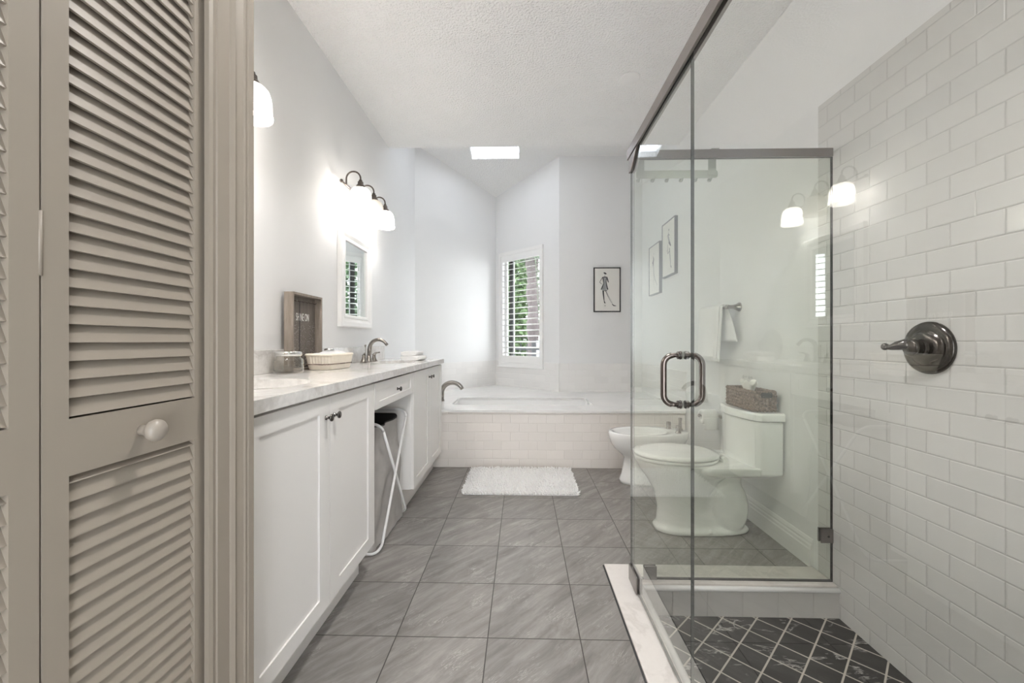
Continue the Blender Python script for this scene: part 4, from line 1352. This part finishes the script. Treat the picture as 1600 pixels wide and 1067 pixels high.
# ------------------------------------------------------------------ pictures
def sketch(mb, mbg, pose, mp):
    # a slender fashion-drawing figure of brush strokes in unit coordinates (x 0..1, y 0..1), mapped by mp
    def stroke(pts, w, target):
        vs = []
        n = len(pts)
        for i, (x, y) in enumerate(pts):
            a = pts[max(0, i - 1)]; b_ = pts[min(n - 1, i + 1)]
            dx, dy = b_[0] - a[0], (b_[1] - a[1]) * 1.7
            l = max(1e-6, sqrt(dx * dx + dy * dy))
            ww = (w[i] if isinstance(w, (list, tuple)) else w)
            vs += [mp(x - dy / l * ww, y + dx / l * ww / 1.7), mp(x + dy / l * ww, y - dx / l * ww / 1.7)]
        target.add(vs, [(2 * i, 2 * i + 1, 2 * i + 3, 2 * i + 2) for i in range(n - 1)])
    if pose == 0:
        stroke([(0.36, 0.90), (0.42, 0.885), (0.47, 0.868)], [0.02, 0.035, 0.02], mb)
        stroke([(0.41, 0.865), (0.41, 0.83), (0.40, 0.80)], [0.006, 0.008, 0.006], mbg)
        stroke([(0.30, 0.79), (0.40, 0.80), (0.49, 0.79), (0.52, 0.73), (0.55, 0.67)], [0.012, 0.02, 0.025, 0.025, 0.015], mb)
        stroke([(0.31, 0.79), (0.24, 0.72), (0.20, 0.675), (0.28, 0.63)], [0.012, 0.01, 0.01, 0.008], mb)
        stroke([(0.38, 0.80), (0.40, 0.72), (0.41, 0.64), (0.39, 0.56), (0.37, 0.49)], [0.075, 0.065, 0.05, 0.085, 0.105], mbg)
        stroke([(0.33, 0.78), (0.35, 0.70), (0.36, 0.65), (0.30, 0.56), (0.25, 0.50)], [0.02, 0.016, 0.012, 0.02, 0.012], mb)
        stroke([(0.47, 0.77), (0.46, 0.68), (0.49, 0.58), (0.52, 0.50)], [0.014, 0.016, 0.022, 0.03], mb)
        stroke([(0.30, 0.48), (0.40, 0.475), (0.51, 0.48)], 0.012, mb)
        stroke([(0.34, 0.47), (0.35, 0.38), (0.37, 0.28), (0.39, 0.20)], [0.03, 0.026, 0.016, 0.01], mb)
        stroke([(0.38, 0.22), (0.41, 0.19), (0.42, 0.175)], [0.018, 0.02, 0.008], mb)
        stroke([(0.44, 0.47), (0.52, 0.36), (0.62, 0.25), (0.71, 0.165)], [0.012, 0.009, 0.006, 0.005], mb)
        stroke([(0.47, 0.47), (0.56, 0.35), (0.66, 0.25), (0.73, 0.18)], [0.006, 0.005, 0.004, 0.003], mbg)
        stroke([(0.70, 0.16), (0.77, 0.125), (0.86, 0.118)], [0.014, 0.02, 0.008], mb)
        stroke([(0.40, 0.125), (0.43, 0.12)], 0.012, mb)
    elif pose == 1:
        stroke([(0.50, 0.86), (0.55, 0.84), (0.54, 0.81)], [0.02, 0.04, 0.01], mbg)
        stroke([(0.52, 0.80), (0.48, 0.72), (0.55, 0.64), (0.66, 0.57)], [0.02, 0.05, 0.04, 0.02], mbg)
        stroke([(0.40, 0.74), (0.50, 0.77), (0.60, 0.73)], 0.01, mb)
        stroke([(0.52, 0.62), (0.62, 0.57), (0.70, 0.52)], [0.03, 0.04, 0.02], mb)
        stroke([(0.45, 0.58), (0.42, 0.46), (0.46, 0.40), (0.55, 0.44)], [0.008, 0.02, 0.012, 0.02], mb)
        stroke([(0.58, 0.50), (0.62, 0.36), (0.66, 0.22), (0.68, 0.13)], [0.04, 0.035, 0.025, 0.012], mbg)
        stroke([(0.68, 0.16), (0.74, 0.11)], [0.02, 0.01], mb)
    else:
        stroke([(0.42, 0.84), (0.45, 0.82)], 0.02, mbg)
        stroke([(0.40, 0.79), (0.44, 0.72), (0.38, 0.66), (0.40, 0.60)], [0.015, 0.05, 0.06, 0.04], mb)
        stroke([(0.30, 0.66), (0.36, 0.63), (0.34, 0.58)], 0.012, mb)
        stroke([(0.42, 0.60), (0.45, 0.45), (0.55, 0.30), (0.80, 0.15)], [0.03, 0.03, 0.02, 0.008], mbg)
        stroke([(0.44, 0.58), (0.44, 0.42), (0.42, 0.26), (0.42, 0.15)], [0.012, 0.016, 0.012, 0.006], mbg)

def picture(label, org, ax, up, nrm, w, h, fw, depth, fmat, pose):
    # origin at lower-left corner on the wall; ax/up/nrm unit vectors
    o_, ax, up, nrm = Vector(org), Vector(ax), Vector(up), Vector(nrm)
    root = thing('framed_drawing', label, 'picture', tuple(o_ + ax * w / 2 + up * h / 2), 'framed fashion drawings')
    pt = lambda a, b_, n: o_ + ax * a + up * b_ + nrm * n
    mb = MB()
    frame_loft(mb, 0, w, 0, h, [(0.0, 0.001), (0.0, depth), (fw, depth), (fw, 0.001)], lambda a, b_, n: pt(a, b_, n))
    link_mesh('frame', mb, fmat, root)
    mb = MB()
    vs = [pt(a, b_, n) for n in (0.002, depth - 0.005) for b_ in (fw, h - fw) for a in (fw, w - fw)]
    mb.add(vs, [(0, 2, 3, 1), (4, 5, 7, 6), (0, 1, 5, 4), (2, 6, 7, 3), (0, 4, 6, 2), (1, 3, 7, 5)])
    mi, mg = MB(), MB()
    sketch(mi, mg, pose, lambda x, y: pt(fw + x * (w - 2 * fw), fw + y * (h - 2 * fw), depth - 0.0044))
    for q in mg.v: q -= nrm * 0.0003
    mb.add(mi.v, mi.f, 1)
    mb.add(mg.v, mg.f, 2)
    link_mesh('paper', mb, ['paper', 'ink', 'grey_ink'], root, recalc=False)
picture('black framed ink drawing of a woman with a cane, on the far wall', (0.843, 4.887, 1.448), (1, 0, 0), (0, 0, 1), (0, -1, 0), 0.315, 0.525, 0.012, 0.022, 'frame_black', 0)
picture('higher framed ink drawing, the nearer of two on the right wall', (XR, 4.115, 1.722), (0, -1, 0), (0, 0, 1), (-1, 0, 0), 0.345, 0.525, 0.010, 0.030, 'frame_grey', 1)
picture('lower framed ink drawing on the right wall, nearer the tub corner', (XR, 4.535, 1.594), (0, -1, 0), (0, 0, 1), (-1, 0, 0), 0.345, 0.525, 0.010, 0.030, 'frame_grey', 2)

# ------------------------------------------------------------------ shower enclosure
GX, GY = 0.500, 1.905
def pane_mesh(name, x0, x1, y0, y1, z0, z1, parent, gm='clear_glass'):
    mb = MB(); mb.box(x0, x1, y0, y1, z0, z1)
    dx, dy = x1 - x0, y1 - y0
    for i, f in enumerate(mb.f):
        c = sum((mb.v[k] for k in f), Vector()) / 4
        nrm = (mb.v[f[1]] - mb.v[f[0]]).cross(mb.v[f[2]] - mb.v[f[0]])
        big = abs(nrm.x) if dx < dy else abs(nrm.y)
        if big < max(abs(nrm.x), abs(nrm.y), abs(nrm.z)) - 1e-9:
            mb.mi[i] = 1
    return link_mesh(name, mb, [gm, 'glass_edge'], parent)
root = thing('shower_door', 'clear frameless glass shower door with the C-shaped handles', 'shower door', (GX, 1.56, 0.02))
dg = pane_mesh('glass_pane', GX - 0.005, GX + 0.005, 1.2195, 1.893, 0.022, 1.932, root)
hb = MB()
for sg in (-1, 1):
    x_o = GX + sg * 0.0595
    ya = 1.292
    r = 0.030
    pts = [(GX + sg * 0.006, ya, 1.057), (GX + sg * 0.0295, ya, 1.057)]
    pts += [(q.x, q.y, q.z) for q in arc((GX + sg * 0.0295, ya, 1.057 - r), r, pi / 2, 0, 8, (sg, 0, 0), (0, 0, 1))]
    pts += [(q.x, q.y, q.z) for q in arc((GX + sg * 0.0295, ya, 0.904 + r), r, 0, -pi / 2, 8, (sg, 0, 0), (0, 0, 1))]
    pts += [(GX + sg * 0.0295, ya, 0.904), (GX + sg * 0.006, ya, 0.904)]
    hb = MB(); hb.tube(pts, 0.0092, 16)
    ho = link_mesh('handle', hb, 'bronze', root)
    for z in (1.057, 0.904):
        cb = MB(); cb.lathe([(0.0, 0.0055), (0.0125, 0.0055), (0.0135, 0.0075), (0.0135, 0.0095), (0.0105, 0.0105), (0.0105, 0.0125), (0.012, 0.014), (0.012, 0.017), (0.009, 0.018)], (GX, ya, z), (sg, 0, 0), 24)
        link_mesh('collar', cb, 'dark_metal', ho)
for z0, z1, up in ((0.0155, 0.090, 0), (1.865, 1.938, 1)):
    pm = MB()
    for sg in (-1, 1):
        a, b_ = (GX + sg * 0.0055, GX + sg * 0.0135)
        if up:
            prof = [(1.765, 1.9335), (1.893, 1.9335), (1.893, 1.868), (1.858, 1.868)]
        else:
            prof = [(1.768, 0.016), (1.893, 0.016), (1.893, 0.088), (1.768, 0.088)]
        pm.loft([[(a, y, z) for y, z in prof], [(b_, y, z) for y, z in prof]], True, smooth=False)
    link_mesh('pivot_hinge', pm, 'rail', root, bev=0.002)
# fixed panels
root = thing('shower_screen', 'fixed clear glass shower panel facing the toilet', 'glass panel', (0.96, GY, 0.01))
pane_mesh('glass_pane', 0.514, XR - 0.0095, GY - 0.005, GY + 0.005, 0.0105, 1.938, root, 'glass')
mb = MB()
for a, b_ in ((GY - 0.013, GY - 0.0052), (GY + 0.0052, GY + 0.013)):
    mb.box(1.352, 1.4065, a, b_, 0.188, 0.250)
wc_ = link_mesh('wall_clip', mb, 'rail', root, bev=0.0015)
mb = MB(); mb.lathe([(0.0045, 0.0), (0.0045, 0.002), (0, 0.0021)], (1.384, GY - 0.013, 0.218), (0, -1, 0), 14)
link_mesh('screw', mb, 'dark_metal', wc_)
mb = MB()
for a, b_ in ((GY - 0.013, GY - 0.0052), (GY + 0.0052, GY + 0.013)):
    mb.box(0.560, 0.615, a, b_, 0.0105, 0.072)
link_mesh('sill_clip', mb, 'rail', root, bev=0.0015)
mb = MB(); mb.box(XR - 0.0095, XR - 0.0078, GY - 0.007, GY + 0.007, 0.011, 1.938); mb.box(0.514, XR - 0.0095, GY - 0.0075, GY + 0.0075, 0.0102, 0.014)
link_mesh('seal', mb, 'black_gasket', root)
root = thing('shower_screen', 'fixed clear glass shower panel nearest the viewer, before the valve', 'glass panel', (GX, 0.5, 0.01))
np_ = pane_mesh('glass_pane', GX - 0.005, GX + 0.005, -0.44, 1.2165, 0.0105, 1.955, root)
for f in np_.data.polygons:
    if abs(f.normal.y) > 0.9 and f.center.y + 0.5 > 0: f.material_index = 0
# header rail
root = thing('header_rail', 'brushed metal L-shaped header rail along the top of the shower glass', 'header rail', (GX, GY, 1.94))
mb = MB()
mb.box(GX - 0.016, GX - 0.006, -0.448, GY + 0.012, 1.938, 1.972)
mb.box(GX - 0.016, GX + 0.016, -0.448, GY + 0.012, 1.972, 1.982)
mb.box(GX + 0.006, GX + 0.016, -0.448, GY + 0.012, 1.938, 1.972)
link_mesh('side_rail', mb, 'rail', root, bev=0.0012)
mb = MB().box(GX - 0.0055, GX + 0.0055, -0.448, 1.215, 1.957, 1.9705)
mb.box(GX - 0.0055, GX + 0.0055, 1.226, 1.89, 1.9385, 1.9705)
link_mesh('gasket', mb, 'black_gasket', root)
mb = MB().box(GX + 0.017, XR - 0.0085, GY - 0.012, GY + 0.012, 1.9385, 1.976)
link_mesh('end_rail', mb, 'rail', root, bev=0.0012)

# over-the-rail hook rack
root = thing('hook_rack', 'pale six-hook hanging rack behind the far shower glass under the rail', 'hook rack', (0.715, 1.94, 1.89))
mb = MB()
yr0, yr1 = GY + 0.020, GY + 0.023
pts = rrect(0.530, 0.905, 1.858, 1.894, 0.012, 4)
mb.loft([[(x, yr0, z) for x, z in pts], [(x, yr1, z) for x, z in pts]], True, smooth=False)
link_mesh('bar', mb, 'rack', root)
for x in (0.548, 0.878):
    mb = MB()
    w = 0.018
    mb.box(x - w, x + w, yr0 - 0.0026, yr0 - 0.0002, 1.87, 1.9785)
    mb.box(x - w, x + w, GY - 0.016, yr0 - 0.0002, 1.9768, 1.9790)
    link_mesh('strap', mb, 'rack', root)
for k in range(6):
    x = 0.548 + k * 0.0665
    mb = MB(); mb.tube([(x, yr1 - 0.0005, 1.866), (x, yr1 + 0.020, 1.852), (x, yr1 + 0.032, 1.858)], 0.004, 8); mb.ball((x, yr1 + 0.033, 1.861), 0.0085, 12)
    link_mesh('hook', mb, 'rack', root)

# shower valve
vx, vy, vz = XR - 0.0085, 1.455, 1.078
root = thing('shower_valve', 'dark polished shower valve with lever on the tiled wall', 'shower valve', (vx, vy, vz))
mb = MB()
mb.lathe([(0.091, 0.0), (0.091, 0.004), (0.088, 0.010), (0.078, 0.015), (0.068, 0.0165), (0.064, 0.0150), (0.060, 0.0185), (0.054, 0.0240), (0.044, 0.0275), (0.030, 0.0290)], (vx, vy, vz), (-1, 0, 0), 64)
link_mesh('escutcheon', mb, 'dark_metal', root)
mb = MB()
mb.lathe([(0.033, 0.020), (0.033, 0.026), (0.027, 0.032), (0.0255, 0.052), (0.029, 0.055), (0.029, 0.066), (0.024, 0.071), (0.0, 0.073)], (vx, vy, vz), (-1, 0, 0), 36)
link_mesh('hub', mb, 'dark_metal', root)
mb = MB()
mb.tube([(vx - 0.052, vy + 0.004, vz + 0.006), (vx - 0.066, vy + 0.020, vz + 0.012), (vx - 0.078, vy + 0.038, vz + 0.006), (vx - 0.084, vy + 0.052, vz + 0.001), (vx - 0.088, vy + 0.064, vz + 0.002)], [0.018, 0.0195, 0.0155, 0.0105, 0.0095], 14)
mb.ball((vx - 0.090, vy + 0.069, vz + 0.003), 0.0130, 16)
link_mesh('lever', mb, 'dark_metal', root)
for a in (0.9,):
    mb = MB(); mb.lathe([(0.0055, 0.0), (0.0055, 0.003), (0, 0.0032)], (vx - 0.0165, vy - 0.030, vz + 0.048), (-1, 0, 0), 14)
    link_mesh('screw', mb, 'nickel', root)
# shower drain
mb = MB(); mb.lathe([(0.048, -0.1295), (0.048, -0.126), (0.040, -0.1255), (0.0, -0.1265)], (0.80, 1.437, 0), n=36)
tag(link_mesh('shower_drain', mb, 'nickel', org=(0.80, 1.437, -0.13)), 'round metal drain in the black shower floor', 'drain')

# ------------------------------------------------------------------ window
root = thing('window_1', 'tall narrow window with white plantation shutter over the bathtub', 'window', (*wpt((WS0 + WS1) / 2), WZ0), kind='structure')
FS0, FS1, FZ0, FZ1 = s_of(-0.308), s_of(0.262), 0.775, 2.292
def wbox(mb, s0, s1, n0, n1, z0, z1, mi=0):
    pts = [wpt(s0, n0), wpt(s1, n0), wpt(s1, n1), wpt(s0, n1)]
    return mb.prism(pts, z0, z1, mi)
mb = MB()
ft_ = 0.045
wbox(mb, FS0, FS0 + ft_, -0.022, -0.0005, FZ0, FZ1); wbox(mb, FS1 - ft_, FS1, -0.022, -0.0005, FZ0, FZ1)
wbox(mb, FS0 + ft_, FS1 - ft_, -0.022, -0.0005, FZ0, FZ0 + ft_); wbox(mb, FS0 + ft_, FS1 - ft_, -0.022, -0.0005, FZ1 - ft_, FZ1)
link_mesh('frame', mb, 'trim', root, bev=0.002)
mb = MB(); wbox(mb, FS0 - 0.012, FS1 + 0.012, -0.034, -0.0005, FZ0 - 0.016, FZ0)
link_mesh('sill', mb, 'trim', root, bev=0.003)
PS0, PS1, PZ0, PZ1 = FS0 + ft_ + 0.002, FS1 - ft_ - 0.002, FZ0 + ft_ + 0.002, FZ1 - ft_ - 0.002
sh = MB()
a_ = s_of(-0.251) - 0.0; b2_ = s_of(0.222)
wbox(sh, PS0, a_, -0.018, 0.008, PZ0, PZ1); wbox(sh, b2_, PS1, -0.018, 0.008, PZ0, PZ1)
LZ0, LZ1 = 0.912, 2.165
wbox(sh, a_, b2_, -0.018, 0.008, PZ0, LZ0); wbox(sh, a_, b2_, -0.018, 0.008, LZ1, PZ1)
so = link_mesh('shutter_panel', sh, 'trim', root, bev=0.0015)
lv = MB()
nl = 17
pit = (LZ1 - LZ0) / nl
for i in range(nl):
    zc = LZ0 + pit * (i + 0.5)
    hw, th, ti = 0.031, 0.0045, radians(14)
    prof = []
    for k in range(12):
        a = 2 * pi * k / 12
        n_, z_ = hw * cos(a), th * sin(a)
        prof.append((n_ * cos(ti) - z_ * sin(ti), n_ * sin(ti) + z_ * cos(ti)))
    lv.loft([[Vector((*wpt(a_ + 0.001, n_ - 0.004), zc + z_)) for n_, z_ in prof], [Vector((*wpt(b2_ - 0.001, n_ - 0.004), zc + z_)) for n_, z_ in prof]], True)
link_mesh('louvers', lv, 'trim', so)
mb = MB(); sm = s_of(-0.075); wbox(mb, sm - 0.007, sm + 0.007, -0.048, -0.038, LZ0 + 0.03, LZ1 - 0.03)
link_mesh('tilt_rod', mb, 'trim', so)
mb = MB(); wbox(mb, WS0 + 0.001, WS1 - 0.001, 0.075, 0.081, WZ0 + 0.001, WZ1 - 0.001)
link_mesh('pane', mb, 'pane', root)
mb = MB(); wbox(mb, MS0, MS0 + 0.066, 0.084, 0.118, WZ0 + 0.001, WZ1 - 0.001)
tag(link_mesh('mullion', mb, 'fence', root), 'dark upright window bar')
mb = MB()
for s0, s1, z0, z1 in ((WS0, WS0 + 0.03, WZ0, WZ1), (WS1 - 0.03, WS1, WZ0, WZ1), (WS0 + 0.03, WS1 - 0.03, WZ0, WZ0 + 0.03), (WS0 + 0.03, WS1 - 0.03, WZ1 - 0.03, WZ1)):
    wbox(mb, s0 + 0.0005, s1 - 0.0005, 0.06, 0.074, z0 + 0.0005, z1 - 0.0005)
link_mesh('sash', mb, 'trim', root)

# ------------------------------------------------------------------ garden outside the window
struct('ground_garden', MB().box(-6, 8, 5.9, 16, -0.35, -0.25), 'ground', 'garden soil outside the window', 'ground')
struct('wall_garden', MB().box(0.30, 4.5, 8.6, 8.75, -0.25, 1.12), 'stucco', 'pale garden wall seen through the lower shutter', 'wall')
mb = MB()  # out-of-view slab added to cut the sky light on the shutter
mb.prism([wpt(-0.4, 0.13), wpt(1.0, 0.13), wpt(1.5, 1.75), wpt(-0.4, 1.75)], 2.63, 2.75)
struct('roof_sky_blocker', mb, 'roofing', 'unseen roof slab added to keep sky light off the window', 'roof')
struct('wall_porch', MB().box(-0.95, -0.285, 7.3, 7.4, -0.25, 3.2), 'stucco', 'pale house wall outside at the left of the window', 'wall')
root = thing('garden_fence', 'black metal bar fence seen low through the shutter', 'fence', (0.1, 8.2, -0.25))
mb = MB()
for k in range(16):
    x = -1.2 + k * 0.13
    mb.box(x - 0.009, x + 0.009, 8.19, 8.208, -0.25, 1.05)
link_mesh('bars', mb, 'fence', root)
mb = MB(); mb.box(-1.3, 0.85, 8.185, 8.213, 0.93, 0.97); mb.box(-1.3, 0.85, 8.185, 8.213, 0.0, 0.04)
link_mesh('rails', mb, 'fence', root)
mb = MB(); mb.box(0.19, 0.27, 8.16, 8.24, -0.25, 1.12)
link_mesh('post', mb, 'fence', root)

def shrub(label, c, r, h, n, mat, seed, leaf=0.09, trunk=True):
    random.seed(seed)
    root = thing('garden_shrub', label, 'shrub', (c[0], c[1], -0.25), 'shrubs outside the window')
    mb = MB()
    for i in range(n):
        a = random.uniform(0, 2 * pi); e = random.uniform(-1, 1); q = random.random() ** 0.45
        s_ = sqrt(1 - e * e)
        p_ = Vector((c[0] + r[0] * q * s_ * cos(a), c[1] + r[1] * q * s_ * sin(a), h + r[2] * q * e))
        d1 = Vector((random.uniform(-1, 1), random.uniform(-1, 1), random.uniform(-0.8, 0.6))).normalized()
        d2 = d1.orthogonal().normalized()
        d2 = (Matrix.Rotation(random.uniform(0, 6.3), 3, d1) @ d2) * leaf * random.uniform(0.18, 0.3)
        L = leaf * random.uniform(0.7, 1.5)
        mb.add([p_, p_ + d1 * L * 0.5 + d2, p_ + d1 * L, p_ + d1 * L * 0.5 - d2], [(0, 1, 2, 3)])
    link_mesh('foliage', mb, mat, root, recalc=False)
    if trunk:
        mb = MB()
        mb.tube([(c[0], c[1], -0.25), (c[0] + 0.04, c[1], h * 0.5), (c[0] + 0.02, c[1], h)], [0.05, 0.04, 0.02], 8)
        link_mesh('stem', mb, 'bark', root)
shrub('light green shrub low behind the black bar fence outside', (-0.42, 8.85), (0.42, 0.36, 0.5), 0.45, 1500, 'leaf_light', 1)
shrub('tall dark green hedge shrub outside at the right of the window', (1.50, 14.4), (0.95, 0.7, 2.6), 2.4, 9000, 'leaf', 2, 0.17)
shrub('tall mid green hedge shrub outside behind the palm trunk', (-0.36, 12.3), (0.85, 0.7, 2.6), 2.4, 9000, 'leaf_light', 3, 0.17)
shrub('far green hedge shrub outside showing only in the mirror', (2.9, 12.0), (0.85, 0.7, 2.6), 2.4, 5000, 'leaf', 6, 0.17)
root = thing('palm_tree', 'palm tree with shaggy purple-grey trunk outside the window', 'tree', (0.22, 9.75, -0.25))
mb = MB()
rings = []
for i in range(40):
    z = -0.25 + i * 0.085
    rr = 0.13 + 0.02 * (i % 2) + 0.02 * sin(i * 0.7)
    rings.append([(0.22 + 0.04 * sin(z) + rr * cos(2 * pi * k / 14), 9.75 + rr * sin(2 * pi * k / 14), z) for k in range(14)])
mb.loft(rings, True)
link_mesh('trunk', mb, 'bark', root)
random.seed(9)
for k in range(11):
    a = 2 * pi * k / 11 + 0.2
    d = Vector((cos(a), sin(a), 0)); sd = Vector((-sin(a), cos(a), 0))
    mb = MB()
    top_ = Vector((0.25, 9.75, 3.05))
    spine = [top_ + d * (1.5 * t_) + Vector((0, 0, 0.75 * t_ - 1.7 * t_ * t_ * (1 + 0.4 * sin(k)))) for t_ in [i / 16 for i in range(17)]]
    mb.tube(spine, [0.014 * (1 - i / 20) for i in range(17)], 5)
    for i in range(1, 17):
        for s_ in (-1, 1):
            L = 0.55 * sin(pi * min(1, i / 17 + 0.12)) + 0.06
            p_ = spine[i]
            tip = p_ + sd * s_ * L * 0.75 + d * L * 0.4 + Vector((0, 0, -0.35 * L))
            w = d * 0.02
            mb.add([p_ - w, p_ + w, tip], [(0, 1, 2)])
    link_mesh('frond', mb, 'leaf', root, recalc=False)
